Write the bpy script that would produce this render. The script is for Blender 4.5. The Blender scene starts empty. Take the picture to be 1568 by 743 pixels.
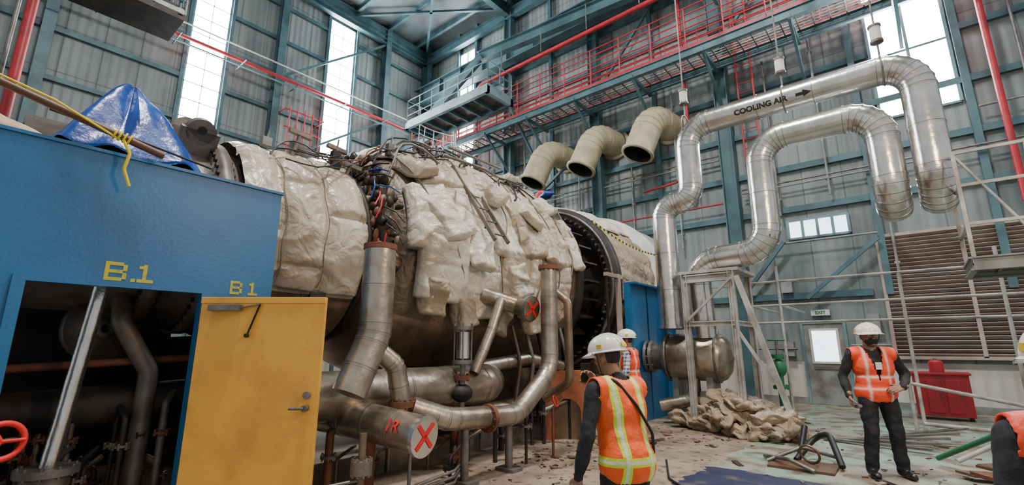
import bpy, bmesh, math, random
import numpy as np
from mathutils import Vector, Matrix, noise
random.seed(7)
V=Vector
PI=math.pi
# ------------------------------------------------------------------ materials
def newmat(name):
    m=bpy.data.materials.new(name); m.use_nodes=True
    nt=m.node_tree; b=nt.nodes['Principled BSDF']
    return m,nt,b
def mat(name,c,rough=.5,metal=0.,c2=None,scale=2.,lo=.4,hi=.65,bump=0.,bscale=20.,emit=None,estr=0.,detail=6,stretch=None,coat=0):
    m,nt,b=newmat(name); N=nt.nodes; L=nt.links
    b.inputs['Base Color'].default_value=(*c,1); b.inputs['Roughness'].default_value=rough
    b.inputs['Metallic'].default_value=metal
    if coat: b.inputs['Coat Weight'].default_value=coat
    tc=N.new('ShaderNodeTexCoord'); out=tc.outputs['Object']
    if stretch:
        mp=N.new('ShaderNodeMapping'); mp.inputs['Scale'].default_value=stretch
        L.new(out,mp.inputs[0]); out=mp.outputs[0]
    if c2:
        n=N.new('ShaderNodeTexNoise'); n.inputs['Scale'].default_value=scale; n.inputs['Detail'].default_value=detail
        L.new(out,n.inputs['Vector'])
        r=N.new('ShaderNodeValToRGB'); r.color_ramp.elements[0].position=lo; r.color_ramp.elements[1].position=hi
        r.color_ramp.elements[0].color=(*c,1); r.color_ramp.elements[1].color=(*c2,1)
        L.new(n.outputs['Fac'],r.inputs[0]); L.new(r.outputs[0],b.inputs['Base Color'])
    if bump:
        n2=N.new('ShaderNodeTexNoise'); n2.inputs['Scale'].default_value=bscale; n2.inputs['Detail'].default_value=5
        L.new(out,n2.inputs['Vector'])
        bp=N.new('ShaderNodeBump'); bp.inputs['Strength'].default_value=bump; bp.inputs['Distance'].default_value=.05
        L.new(n2.outputs['Fac'],bp.inputs['Height']); L.new(bp.outputs[0],b.inputs['Normal'])
    if emit:
        b.inputs['Emission Color'].default_value=(*emit,1); b.inputs['Emission Strength'].default_value=estr
    return m
def mth(nt,op,a,b=None,c=None):
    n=nt.nodes.new('ShaderNodeMath'); n.operation=op
    for i,x in enumerate((a,b,c)):
        if x is None: continue
        if isinstance(x,(int,float)): n.inputs[i].default_value=x
        else: nt.links.new(x,n.inputs[i])
    return n.outputs[0]
def mixc(nt,f,a,b):
    n=nt.nodes.new('ShaderNodeMix'); n.data_type='RGBA'
    if isinstance(f,(int,float)): n.inputs[0].default_value=f
    else: nt.links.new(f,n.inputs[0])
    for s,x in ((6,a),(7,b)):
        if isinstance(x,tuple): n.inputs[s].default_value=(*x,1)
        else: nt.links.new(x,n.inputs[s])
    return n.outputs[2]
def nz(nt,vec,scale,detail=5):
    n=nt.nodes.new('ShaderNodeTexNoise'); n.inputs['Scale'].default_value=scale; n.inputs['Detail'].default_value=detail
    nt.links.new(vec,n.inputs['Vector']); return n.outputs['Fac']
def ramp(nt,f,lo,hi):
    n=nt.nodes.new('ShaderNodeMapRange'); n.inputs[1].default_value=lo; n.inputs[2].default_value=hi
    nt.links.new(f,n.inputs[0]); return n.outputs[0]

M={}
M['teal']=mat('teal_painted_steel',(.070,.150,.170),.5,.1,(.038,.085,.098),1.5)
M['teal_l']=mat('pale_teal_steel',(.18,.29,.31),.5,.1,(.09,.16,.18),1.5)
M['blue']=mat('blue_enclosure_paint',(.010,.100,.25),.40,.0,(.018,.14,.31),1.2,.35,.7,.05,30)
M['yellow']=mat('yellow_door_paint',(.85,.43,.055),.45,0,(.62,.29,.05),2.5,.45,.75,.04,20)
M['ytext']=mat('yellow_stencil',(.50,.42,.02),.6,0,(.2,.25,.12),14,.5,.7)
M['black']=mat('black_rubber_and_duct_shade',(.012,.012,.012),.5)
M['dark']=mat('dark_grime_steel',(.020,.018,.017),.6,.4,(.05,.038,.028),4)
M['steel']=mat('worn_grey_steel',(.22,.21,.195),.45,.6,(.11,.09,.075),5,.4,.7,.1,30)
M['lugsteel']=mat('weathered_brown_steel',(.20,.17,.14),.5,.4,(.11,.085,.065),4,.4,.7,.1,30)
M['greypaint']=mat('grey_paint',(.27,.285,.275),.5,.2,(.16,.155,.14),3)
M['lightpaint']=mat('light_grey_paint',(.46,.46,.43),.5,.1,(.27,.25,.22),4)
M['silver']=mat('aluminium_lagging',(.74,.73,.70),.24,.95,(.48,.46,.42),3,.35,.75,.12,9)
M['seam']=mat('lagging_seam',(.22,.20,.18),.4,.8)
M['silver_d']=mat('dirty_aluminium_lagging',(.52,.465,.385),.33,.85,(.24,.185,.135),3,.35,.7,.15,10)
M['rust']=mat('rust_primer',(.20,.065,.03),.7,.1,(.09,.04,.025),5,.4,.7,.1,30)
M['oxide']=mat('red_oxide_primer',(.36,.11,.045),.65,.05,(.20,.07,.035),4,.4,.7,.1,30)
M['red']=mat('red_paint',(.45,.02,.03),.45,0,(.30,.02,.025),3)
M['redspray']=mat('red_spray',(.70,.02,.02),.6)
M['beige']=mat('khaki_duct_paint',(.48,.42,.27),.5,0,(.32,.28,.18),2.5,.4,.7,.06,10)
M['tarp']=mat('blue_tarpaulin',(.008,.035,.20),.28,0,(.015,.09,.38),3,.4,.7,.35,6)
M['tarp_o']=mat('cream_plastic_sheet',(.62,.42,.27),.35,0,(.45,.3,.2),3,.4,.7,.3,8)
M['wood']=mat('brown_scaffold_pole',(.12,.06,.03),.5,.1)
M['tapey']=mat('yellow_tape',(.8,.6,.02),.5)
M['white']=mat('white_paint',(.66,.65,.60),.5,0,(.45,.42,.37),2,.45,.8)
M['green']=mat('green_paint',(.015,.16,.07),.4)
M['concrete']=mat('concrete_plinth',(.20,.16,.12),.85,0,(.11,.085,.06),3,.4,.7,.3,15)
M['louver']=mat('louver_slats',(.44,.36,.31),.6,.1,(.32,.24,.20),2)
M['strap']=mat('stitched_strap',(.20,.155,.10),.7)
M['pane']=mat('translucent_window_pane',(.9,.93,.97),.4,emit=(.95,.97,1),estr=60.0)
M['pane_dim']=mat('door_glass_daylight',(.6,.7,.75),.2,emit=(.8,.92,1),estr=3.5,c2=(.1,.13,.14),scale=6)
def insul(name,c1,c2,c3,rough=.42,bst=.5):
    m,nt,b=newmat(name); L=nt.links
    tc=nt.nodes.new('ShaderNodeTexCoord').outputs['Object']
    a=ramp(nt,nz(nt,tc,.9,6),.38,.66); d=ramp(nt,nz(nt,tc,1.9,6),.50,.74)
    col=mixc(nt,a,c1,c2); col=mixc(nt,mth(nt,'MULTIPLY',d,.9),col,c3)
    f=ramp(nt,nz(nt,tc,22,3),.62,.74); col=mixc(nt,mth(nt,'MULTIPLY',f,.35),col,c3)
    L.new(col,b.inputs['Base Color']); b.inputs['Roughness'].default_value=rough
    n=nt.nodes.new('ShaderNodeTexNoise'); n.inputs['Scale'].default_value=3.4; n.inputs['Detail'].default_value=2.5; n.inputs['Distortion'].default_value=1.6; n.inputs['Roughness'].default_value=.45; L.new(tc,n.inputs['Vector'])
    h=mth(nt,'ADD',n.outputs['Fac'],mth(nt,'MULTIPLY',nz(nt,tc,11,2),.18))
    bp=nt.nodes.new('ShaderNodeBump'); bp.inputs['Strength'].default_value=bst; bp.inputs['Distance'].default_value=.10
    L.new(h,bp.inputs['Height']); L.new(bp.outputs[0],b.inputs['Normal'])
    return m
M['insul']=insul('insulation_blanket_cloth',(.53,.465,.365),(.43,.355,.255),(.25,.18,.115),.34,.55)
M['insul2']=insul('insulation_blanket_white',(.70,.65,.56),(.56,.49,.385),(.35,.27,.185),.31,.55)
M['insul3']=insul('insulation_blanket_brown',(.44,.365,.265),(.34,.265,.18),(.19,.135,.085),.36,.55)
M['insul_s']=insul('insulation_blanket_smooth',(.53,.465,.365),(.43,.355,.26),(.26,.19,.125),.32,.5)
M['insul_d']=insul('soiled_and_gap_shade_insulation',(.22,.165,.11),(.14,.10,.065),(.07,.045,.028),.5,.7)  # soiled cloth in debris; on the casing its dark tone paints gap shade
M['insul_t']=insul('tan_blanket_cloth',(.36,.285,.19),(.27,.205,.13),(.16,.11,.07),.6,.7)
M['casing']=mat('bare_casing_steel',(.28,.20,.13),.36,.55,(.13,.09,.06),2,.35,.7,.1,12)
def cladding(name,axis):
    m,nt,b=newmat(name); L=nt.links
    tc=nt.nodes.new('ShaderNodeTexCoord').outputs['Object']
    sp=nt.nodes.new('ShaderNodeSeparateXYZ'); L.new(tc,sp.inputs[0])
    u=sp.outputs[axis]; z=sp.outputs[2]
    mp=nt.nodes.new('ShaderNodeMapping'); mp.inputs['Scale'].default_value=(1,1,.25); L.new(tc,mp.inputs[0])
    n1=ramp(nt,nz(nt,mp.outputs[0],1.1,7),.35,.7)
    col=mixc(nt,n1,(.215,.255,.250),(.110,.140,.140))
    n2=ramp(nt,nz(nt,tc,.35,3),.4,.65)
    col=mixc(nt,mth(nt,'MULTIPLY',n2,.5),col,(.29,.32,.305))
    fr=mth(nt,'FRACT',mth(nt,'MULTIPLY',u,1.0)); jl=mth(nt,'LESS_THAN',fr,.035)
    col=mixc(nt,mth(nt,'MULTIPLY',jl,.6),col,(.05,.065,.07))
    fz=mth(nt,'FRACT',mth(nt,'DIVIDE',z,3.4)); jz=mth(nt,'LESS_THAN',fz,.012)
    col=mixc(nt,mth(nt,'MULTIPLY',jz,.6),col,(.05,.065,.07))
    low=mth(nt,'LESS_THAN',z,1.15)
    col=mixc(nt,low,col,mixc(nt,n1,(.62,.60,.54),(.38,.34,.29)))
    L.new(col,b.inputs['Base Color']); b.inputs['Roughness'].default_value=.55
    s=mth(nt,'SINE',mth(nt,'MULTIPLY',u,2*PI/.25))
    bp=nt.nodes.new('ShaderNodeBump'); bp.inputs['Strength'].default_value=.35; bp.inputs['Distance'].default_value=.03
    L.new(s,bp.inputs['Height']); L.new(bp.outputs[0],b.inputs['Normal'])
    return m
M['cladX']=cladding('corrugated_cladding_x',0)
M['cladY']=cladding('corrugated_cladding_y',1)
M['roof']=mat('roof_decking',(.13,.16,.165),.6,.1,(.08,.10,.105),1)
def floormat():
    m,nt,b=newmat('dirty_painted_concrete_floor'); L=nt.links
    tc=nt.nodes.new('ShaderNodeTexCoord').outputs['Object']
    sp=nt.nodes.new('ShaderNodeSeparateXYZ'); L.new(tc,sp.inputs[0])
    x,y=sp.outputs[0],sp.outputs[1]
    wob=mth(nt,'MULTIPLY',mth(nt,'SUBTRACT',nz(nt,tc,2.2,4),.5),.5)
    xw=mth(nt,'ADD',x,wob); yw=mth(nt,'ADD',y,wob)
    con=mixc(nt,ramp(nt,nz(nt,tc,1.6,8),.35,.68),(.35,.27,.195),(.18,.135,.095))
    con=mixc(nt,ramp(nt,nz(nt,tc,7,8),.52,.7),con,(.10,.07,.05))
    grn=mixc(nt,ramp(nt,nz(nt,tc,.9,5),.46,.58),(.22,.33,.25),(.31,.265,.20))
    grn=mixc(nt,ramp(nt,nz(nt,tc,2.6,8),.47,.61),grn,(.14,.11,.08))
    isg=mth(nt,'GREATER_THAN',xw,-2.35)
    col=mixc(nt,isg,con,grn)
    bl=mth(nt,'MULTIPLY',mth(nt,'GREATER_THAN',yw,5.2),mth(nt,'LESS_THAN',yw,6.9))
    bl=mth(nt,'MULTIPLY',bl,mth(nt,'LESS_THAN',xw,-.45))
    bl=mth(nt,'MULTIPLY',bl,isg)
    bcol=mixc(nt,ramp(nt,nz(nt,tc,3,7),.54,.72),(.006,.010,.055),(.10,.085,.075))
    col=mixc(nt,mth(nt,'MULTIPLY',bl,.97),col,bcol)
    L.new(col,b.inputs['Base Color'])
    L.new(mth(nt,'ADD',.34,mth(nt,'MULTIPLY',nz(nt,tc,2,3),.5)),b.inputs['Roughness'])
    bp=nt.nodes.new('ShaderNodeBump'); bp.inputs['Strength'].default_value=.35; bp.inputs['Distance'].default_value=.03
    L.new(nz(nt,tc,18,8),bp.inputs['Height']); L.new(bp.outputs[0],b.inputs['Normal'])
    return m
M['floor']=floormat()
def tapemat():
    m,nt,b=newmat('yellow_black_barrier_tape')
    tc=nt.nodes.new('ShaderNodeTexCoord').outputs['Object']
    sp=nt.nodes.new('ShaderNodeSeparateXYZ'); nt.links.new(tc,sp.inputs[0])
    f=mth(nt,'FRACT',mth(nt,'MULTIPLY',sp.outputs[1],6))
    nt.links.new(mixc(nt,mth(nt,'LESS_THAN',f,.5),(.8,.65,.02),(.01,.01,.01)),b.inputs['Base Color'])
    return m
M['tape']=tapemat()

# ------------------------------------------------------------------ mesh builder
def frame(d):
    z=V(d).normalized(); up=V((0,0,1)) if abs(z.z)<.95 else V((1,0,0))
    x=up.cross(z).normalized(); y=z.cross(x)
    return x,y,z
class MB:
    def __init__(s): s.v=[];s.f=[];s.m=[];s.s=[];s.mats=[]
    def mi(s,m):
        if isinstance(m,str): m=M[m]
        if m not in s.mats: s.mats.append(m)
        return s.mats.index(m)
    def add(s,vs,fs,m,sm=False):
        o=len(s.v); s.v.extend([tuple(v) for v in vs]); k=s.mi(m)
        for f in fs: s.f.append(tuple(i+o for i in f)); s.m.append(k); s.s.append(sm)
    def obox(s,c,X,Y,Z,m):
        c=V(c); vs=[c+X*a+Y*b+Z*d for a in(-1,1) for b in(-1,1) for d in(-1,1)]
        s.add(vs,[(0,1,3,2),(4,6,7,5),(0,4,5,1),(2,3,7,6),(0,2,6,4),(1,5,7,3)],m)
    def box(s,lo,hi,m):
        lo=V(lo);hi=V(hi);c=(lo+hi)/2;h=(hi-lo)/2
        s.obox(c,V((h.x,0,0)),V((0,h.y,0)),V((0,0,h.z)),m)
    def beam(s,p0,p1,w,h,m,kind='I',t=.025):
        p0=V(p0);p1=V(p1);x,y,z=frame(p1-p0);c=(p0+p1)/2;L=(p1-p0).length/2
        if kind=='I':
            s.obox(c,x*t/2,y*(h/2-t),z*L,m)
            s.obox(c+y*(h/2-t/2),x*w/2,y*t/2,z*L,m); s.obox(c-y*(h/2-t/2),x*w/2,y*t/2,z*L,m)
        elif kind=='C':
            s.obox(c,x*t/2,y*(h/2-t),z*L,m)
            for q in(-1,1): s.obox(c+y*q*(h/2-t/2)+x*(w/2-t/2),x*w/2,y*t/2,z*L,m)
        else: s.obox(c,x*w/2,y*h/2,z*L,m)
    def cyl(s,p0,p1,r0,m,r1=None,n=16,caps=True,sm=True):
        if r1 is None:r1=r0
        p0=V(p0);p1=V(p1);x,y,z=frame(p1-p0)
        vs=[];
        for p,r in((p0,r0),(p1,r1)):
            for i in range(n):
                a=2*PI*i/n; vs.append(p+x*r*math.cos(a)+y*r*math.sin(a))
        s.add(vs,[(i,(i+1)%n,n+(i+1)%n,n+i) for i in range(n)],m,sm)
        if caps: s.add(vs,[tuple(range(n-1,-1,-1)),tuple(range(n,2*n))],m)
    def lathe(s,prof,o,ax,m,n=48,cap=False):
        o=V(o);x,y,z=frame(ax); vs=[]
        for t,r in prof:
            for i in range(n):
                a=2*PI*i/n; vs.append(o+z*t+x*r*math.cos(a)+y*r*math.sin(a))
        fs=[]
        for k in range(len(prof)-1):
            for i in range(n): fs.append((k*n+i,k*n+(i+1)%n,(k+1)*n+(i+1)%n,(k+1)*n+i))
        s.add(vs,fs,m,True)
        if cap:
            e=(len(prof)-1)*n; s.add(vs,[tuple(range(n-1,-1,-1)),tuple(range(e,e+n))],m)
    def path(s,pts,bend,k=5):
        pts=[V(p) for p in pts]; out=[(pts[0],0)]
        for i in range(1,len(pts)-1):
            P=pts[i];d1=(pts[i-1]-P);d2=(pts[i+1]-P);l1=d1.length;l2=d2.length;d1.normalize();d2.normalize()
            phi=d1.angle(d2)
            if phi>PI-.03 or bend<=0: out.append((P,0)); continue
            ln=bend/math.tan(phi/2)
            mxa=min(l1*(1 if i==1 else .5),l2*(1 if i==len(pts)-2 else .5))
            if ln>mxa: ln=mxa
            b=ln*math.tan(phi/2)
            st=P+d1*ln; C=P+(d1+d2).normalized()*(b/math.sin(phi/2))
            ax=d1.cross(d2).normalized(); defl=PI-phi; nn=max(2,int(round(k*defl/(PI/2))))
            v0=st-C
            for j in range(nn+1):
                R=Matrix.Rotation(-defl*j/nn,3,ax); q=C+R@v0
                out.append((q,1))
        out.append((pts[-1],0)); return out
    def sweep(s,pts,r,m,n=18,bend=0,k=5,seam=0,caps=True,capm=None,r1=None,bandm=None):
        pa=s.path(pts,bend,k); P=[p for p,_ in pa]
        Q=[P[0]]
        F=[pa[0][1]]
        for p,fl in pa[1:]:
            if (p-Q[-1]).length>1e-4: Q.append(p);F.append(fl)
        T=[]
        for i in range(len(Q)):
            a=Q[max(i-1,0)];b=Q[min(i+1,len(Q)-1)]
            if 0<i<len(Q)-1: t=((Q[i]-a).normalized()+(b-Q[i]).normalized())
            else: t=b-a
            T.append(t.normalized())
        x,y,z=frame(T[0]); vs=[];fs=[]
        for i,(q,t) in enumerate(zip(Q,T)):
            x=(x-t*x.dot(t)).normalized(); y=t.cross(x)
            rr=r if r1 is None else r+(r1-r)*i/(len(Q)-1)
            for j in range(n):
                a=2*PI*j/n; vs.append(q+x*rr*math.cos(a)+y*rr*math.sin(a))
        for i in range(len(Q)-1):
            for j in range(n): fs.append((i*n+j,i*n+(j+1)%n,(i+1)*n+(j+1)%n,(i+1)*n+j))
        s.add(vs,fs,m,True)
        if caps:
            e=(len(Q)-1)*n; s.add(vs,[tuple(range(n-1,-1,-1)),tuple(range(e,e+n))],capm or m)
        if seam:
            bm_=bandm or 'seam'
            def ring(q,d):
                s.cyl(q-d*.022,q+d*.022,r*1.022,m,n=n); s.cyl(q-d*.005,q+d*.005,r*1.032,bm_,n=n)
            for i in range(len(Q)):
                if F[i]: ring(Q[i],T[i])
                if i<len(Q)-1:
                    L=(Q[i+1]-Q[i]).length
                    if L>seam*1.2:
                        c=int(L/seam)
                        for j in range(1,c+1): ring(Q[i].lerp(Q[i+1],j/(c+1)),(Q[i+1]-Q[i]).normalized())
    def grid(s,fn,nu,nv,m,sm=True):
        vs=[fn(i/(nu-1),j/(nv-1)) for i in range(nu) for j in range(nv)]
        fs=[(i*nv+j,i*nv+j+1,(i+1)*nv+j+1,(i+1)*nv+j) for i in range(nu-1) for j in range(nv-1)]
        s.add(vs,fs,m,sm)
    def ell(s,c,r,m,n=16,R=None,disp=0,ds=3):
        c=V(c);vs=[];nr=n//2+1
        for i in range(nr):
            ph=PI*i/(nr-1)-PI/2
            for j in range(n):
                a=2*PI*j/n; p=V((math.cos(ph)*math.cos(a),math.cos(ph)*math.sin(a),math.sin(ph)))
                q=V((p.x*r[0],p.y*r[1],p.z*r[2]))
                if disp: q*=1+disp*noise.noise((q+c)*ds)
                if R: q=R@q
                vs.append(c+q)
        fs=[(i*n+j,i*n+(j+1)%n,(i+1)*n+(j+1)%n,(i+1)*n+j) for i in range(nr-1) for j in range(n)]
        s.add(vs,fs,m,True)
    def torus(s,c,ax,R,r,m,n=28,k=8):
        c=V(c);x,y,z=frame(ax);vs=[];fs=[]
        for i in range(n):
            a=2*PI*i/n;d=x*math.cos(a)+y*math.sin(a)
            for j in range(k):
                b=2*PI*j/k; vs.append(c+d*(R+r*math.cos(b))+z*r*math.sin(b))
        for i in range(n):
            for j in range(k): fs.append((i*k+j,((i+1)%n)*k+j,((i+1)%n)*k+(j+1)%k,i*k+(j+1)%k))
        s.add(vs,fs,m,True)
    def flange(s,c,ax,r,m,t=.03,bolts=10):
        c=V(c);x,y,z=frame(ax); s.cyl(c-z*t,c+z*t,r,m,n=24)
        for i in range(bolts):
            a=2*PI*i/bolts;p=c+(x*math.cos(a)+y*math.sin(a))*r*.86; s.cyl(p-z*(t+.02),p+z*(t+.02),.014,m,n=6)
    def mesh(s,name):
        me=bpy.data.meshes.new(name); me.from_pydata(s.v,[],s.f)
        for m in s.mats: me.materials.append(m)
        me.polygons.foreach_set('material_index',s.m); me.polygons.foreach_set('use_smooth',s.s); me.update(); return me
    def build(s,name,parent=None,bevel=0,solid=0):
        ob=bpy.data.objects.new(name,s.mesh(name)); bpy.context.collection.objects.link(ob)
        if parent: ob.parent=parent
        if solid:
            so=ob.modifiers.new('solid','SOLIDIFY'); so.thickness=solid; so.offset=-1
        if bevel:
            b=ob.modifiers.new('bevel','BEVEL'); b.width=bevel; b.segments=2; b.limit_method='ANGLE'
        return ob

def add_text(mb,txt,size,m,mapper,off=.006):
    cu=bpy.data.curves.new('t','FONT'); cu.body=txt; cu.size=size; cu.align_x='CENTER'; cu.align_y='CENTER'; cu.offset=off*size/.14
    ob=bpy.data.objects.new('t',cu); bpy.context.collection.objects.link(ob)
    dg=bpy.context.evaluated_depsgraph_get(); me=bpy.data.meshes.new_from_object(ob.evaluated_get(dg))
    mb.add([mapper(v.co.x,v.co.y) for v in me.vertices],[tuple(p.vertices) for p in me.polygons],m)
    bpy.data.objects.remove(ob); bpy.data.meshes.remove(me)

XW=-20.; YW=16.; ZC=18.5
# ------------------------------------------------------------------ room shell
b=MB(); b.box((XW,-7,-.2),(7,YW,0),'floor'); b.build('floor')
b=MB(); b.box((XW-.2,-7,0),(XW,YW+.2,ZC),'cladY'); b.build('wall_left')
b=MB(); b.box((XW,YW,0),(7,YW+.2,ZC),'cladX'); b.build('wall_back')
b=MB(); b.box((XW-.2,-7,ZC),(7,YW+.2,ZC+.2),'roof')
b.build('ceiling')
b=MB()
for i in range(12): b.beam((XW+.02,YW-1.2-i*1.9,ZC-.15),(7,YW-1.2-i*1.9,ZC-.15),.15,.28,'teal')
for x in (-19.6,-13.4,-8.6,-3.9,.8): b.beam((x,-7,ZC-.55),(x,YW-.02,ZC-.55),.3,.6,'teal')
for x0,x1 in((-19.6,-13.4),(-13.4,-8.6),(-8.6,-3.9)):
    b.beam((x0,YW-.4,ZC-.4),(x1,YW-5,ZC-.4),.12,.12,'teal','b'); b.beam((x1,YW-.4,ZC-.4),(x0,YW-5,ZC-.4),.12,.12,'teal','b')
b.build('roof_steelwork')
def window_y(name,x,y0,y1,z0,z1,cols,rows):
    b=MB(); b.box((x,y0,z0),(x+.04,y1,z1),'pane')
    for i in range(cols+1):
        y=y0+(y1-y0)*i/cols; w=.012 if 0<i<cols else .035; b.box((x+.0,y-w,z0),(x+.07,y+w,z1),'teal_l')
    for i in range(rows+1):
        z=z0+(z1-z0)*i/rows; b.box((x+.0,y0,z-.016),(x+.07,y1,z+.016),'teal_l')
    b.build(name)
def window_x(name,y,x0,x1,z0,z1,cols,rows,pm='pane'):
    b=MB(); b.box((x0,y-.04,z0),(x1,y-.002,z1),pm)
    for i in range(cols+1):
        x=x0+(x1-x0)*i/cols; b.box((x-.035,y-.12,z0),(x+.035,y-.002,z1),'teal_l')
    for i in range(rows+1):
        z=z0+(z1-z0)*i/rows; b.box((x0,y-.10,z-.03),(x1,y-.002,z+.03),'teal_l')
    b.build(name)
window_y('window_1',XW,4.35,5.6,8.6,17.2,2,12)
window_y('window_2',XW,9.9,11.25,8.6,17.4,2,12)
window_x('window_3',YW,-17.0,-15.85,9.3,17.2,2,12)
window_x('window_4',YW,.1,1.75,7.75,17,2,5)
window_x('window_5',YW,-2.5,-1.0,4.7,5.25,4,1,'pane_dim')
b=MB()
for z in (1.3,3.2,4.9,6.6,8.2,9.9,11.6,13.3,15.,16.7):
    segs=[(-7,4.3),(5.65,9.85),(11.3,16)] if z>8.5 else [(-7,16)]
    for a,c in segs: b.beam((XW+.12,a,z),(XW+.12,c,z),.2,.16,'teal','C')
for y in (-4,.6,7.6,13.,15.7): b.beam((XW+.3,y,0),(XW+.3,y,ZC),.3,.4,'teal')
for y in (4.25,5.7,9.8,11.35): b.beam((XW+.1,y,0),(XW+.1,y,ZC),.12,.14,'teal','b')
b.beam((XW+.35,7.6,13),(XW+.35,13,17.5),.1,.1,'teal','b'); b.beam((XW+.35,7.6,9),(XW+.35,13,13),.1,.1,'teal','b')
b.beam((XW+.35,-7,ZC-.8),(XW+.35,16,ZC-.8),.3,.5,'teal')
b.build('structural_steel_frame')
b=MB()
for z in (3.0,5.6,6.9,8.3,9.8,11.3,12.9,14.5,16.2):
    segs=[(XW,-17.1),(-15.8,0),(1.85,7)] if z>9 else ([(XW,7)] if z>5.4 else [(XW,-2.6),(-.8,7)] if z>4 else [(XW,-.7)])
    for a,c in segs: b.beam((a,YW-.12,z),(c,YW-.12,z),.2,.18,'teal','C')
for x in (-19.5,-13.3,-8.7,-3.9): b.beam((x,YW-.35,0),(x,YW-.35,ZC),.34,.42,'teal')
for x in (-15.75,-17.1,-11,-6.3,-.35,1.9,3.6): b.beam((x,YW-.15,2.9),(x,YW-.15,ZC),.14,.16,'teal','b')
b.beam((XW,YW-.4,ZC-.8),(7,YW-.4,ZC-.8),.3,.5,'teal')
for x0,z0,x1,z1 in((-13.3,6.9,-8.7,9.8),(-3.9,3.0,-2.6,4.6),(-2.2,2.9,-.4,4.4),(-8.7,11.5,-3.9,17),(-3.9,11.5,.0,16.5)):
    b.beam((x0,YW-.4,z0),(x1,YW-.4,z1),.1,.1,'teal','b')
b.build('structural_steel_frame')
b=MB()
for k,(x,z0,z1) in enumerate(((-14.6,5,15),(-12.4,5,12),(-9.6,5.5,8.3),(-7.3,5.2,8.2),(-5.6,4.8,10.6),(-2.6,5.4,10.6),(-1.3,5.8,15),(2.9,5,16),(-.1,3.2,7.6))):
    b.cyl((x,YW-.32,z0),(x,YW-.32,z1),.035,'steel' if k%2 else 'greypaint',n=8); 
    for z in(z0+.5,(z0+z1)/2,z1-.5): b.box((x-.06,YW-.34,z-.03),(x+.06,YW-.2,z+.03),'greypaint')
for (x0,x1,z,m) in((-13,-4.2,7.6,'greypaint'),(-13,-4.2,7.75,'steel'),(-3.6,5,6.3,'greypaint'),(-3.6,5,6.42,'steel'),(-3.4,-.4,4.55,'greypaint'),(-8,-4.2,6.1,'red'),(2,5,7.4,'greypaint'),(-3.6,-2.6,1.5,'steel'),(-1.35,-.5,1.6,'greypaint')):
    b.cyl((x0,YW-.33,z),(x1,YW-.33,z),.03,m,n=8)
for (x,z) in((-3.1,5.9),(-2.7,3.3),(-.8,2.2),(-5.2,6.6),(-1.1,1.7),(-2.85,1.5)): b.box((x-.14,YW-.30,z-.20),(x+.14,YW-.01,z+.20),'greypaint')
b.build('electrical_conduits')
b=MB(); b.box((XW,YW-.06,0),(7,YW,.18),'greypaint'); b.build('baseboard_back')
b=MB(); x0,x1,z0,z1=-.45,4.6,1.3,4.45
b.box((x0,YW-.08,z0),(x1,YW-.002,z1),'dark')
nl=30
for i in range(nl):
    z=z0+(z1-z0)*(i+.5)/nl
    b.obox((( x0+x1)/2,YW-.12,z),V(((x1-x0)/2,0,0)),V((0,.05,-.035)),V((0,.004,.006)),'louver')
for x in (x0,1.2,2.8,x1): b.box((x-.04,YW-.2,z0),(x+.04,YW-.002,z1),'louver')
b.box((x0,YW-.2,z0-.05),(x1,YW-.002,z0+.03),'louver'); b.box((x0,YW-.2,z1-.03),(x1,YW-.002,z1+.05),'louver')
b.build('ventilation_louver')
b=MB(); b.box((-2.45,YW-.07,0.01),(-1.5,YW-.02,2.2),'greypaint')
b.box((-2.52,YW-.11,0.01),(-2.45,YW-.01,2.27),'teal_l'); b.box((-1.5,YW-.11,0.01),(-1.43,YW-.01,2.27),'teal_l'); b.box((-2.45,YW-.11,2.2),(-1.5,YW-.01,2.27),'teal_l')
b.box((-2.26,YW-.09,1.16),(-1.68,YW-.06,2.0),'pane_dim'); b.box((-2.3,YW-.10,.95),(-1.65,YW-.07,1.02),'steel')
for a in((-2.32,1.10,-2.26,2.06),(-1.68,1.10,-1.62,2.06)): b.box((a[0],YW-.1,a[1]),(a[2],YW-.06,a[3]),'white')
for z in(1.10,2.0): b.box((-2.26,YW-.1,z),(-1.68,YW-.06,z+.06),'white')
b.build('door_1')
b=MB(); b.box((-2.2,YW-.12,2.42),(-1.75,YW-.02,2.58),'white')
add_text(b,'EXIT',.12,M['green'],lambda x,y:(-1.975+x,YW-.125,2.5+y)); b.build('exit_sign')

# ------------------------------------------------------------------ overhead catwalk / crane beam / pipes
def railing(b,p0,p1,h,m,posts,rails,r=.025,toe=True):
    p0=V(p0);p1=V(p1)
    for i in range(posts+1):
        q=p0.lerp(p1,i/posts); b.cyl(q,q+V((0,0,h)),r,m,n=8)
    for k in range(1,rails+1):
        z=V((0,0,h*k/rails)); b.cyl(p0+z,p1+z,r,m,n=8)
    if toe: b.beam(p0+V((0,0,.07)),p1+V((0,0,.07)),.012,.12,m,'b')
b=MB()
zc=10.8
for y in (14.0,15.3): b.beam((-18.5,y,zc),(5,y,zc),.12,.28,'teal')
for i in range(60):
    x=-18.4+i*.395; b.box((x,14.,zc+.1),(x+.03,15.3,zc+.15),'steel')
for i in range(9): b.box((-18.5,14.05+i*.145,zc+.12),(5,14.07+i*.145,zc+.15),'steel')
for x in (-18,-15.5,-13.3,-11,-8.7,-6.3,-3.9,-1.5,.8):
    b.beam((x,14,zc-.1),(x,15.55,zc-1.3),.08,.08,'teal','b'); b.beam((x,13.9,zc-.1),(x,15.55,zc-.1),.1,.12,'teal','b')
b.build('overhead_catwalk')
b=MB()
railing(b,(-18.5,14.0,zc+.15),(5,14.0,zc+.15),1.5,'red',20,6,.022)
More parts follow.
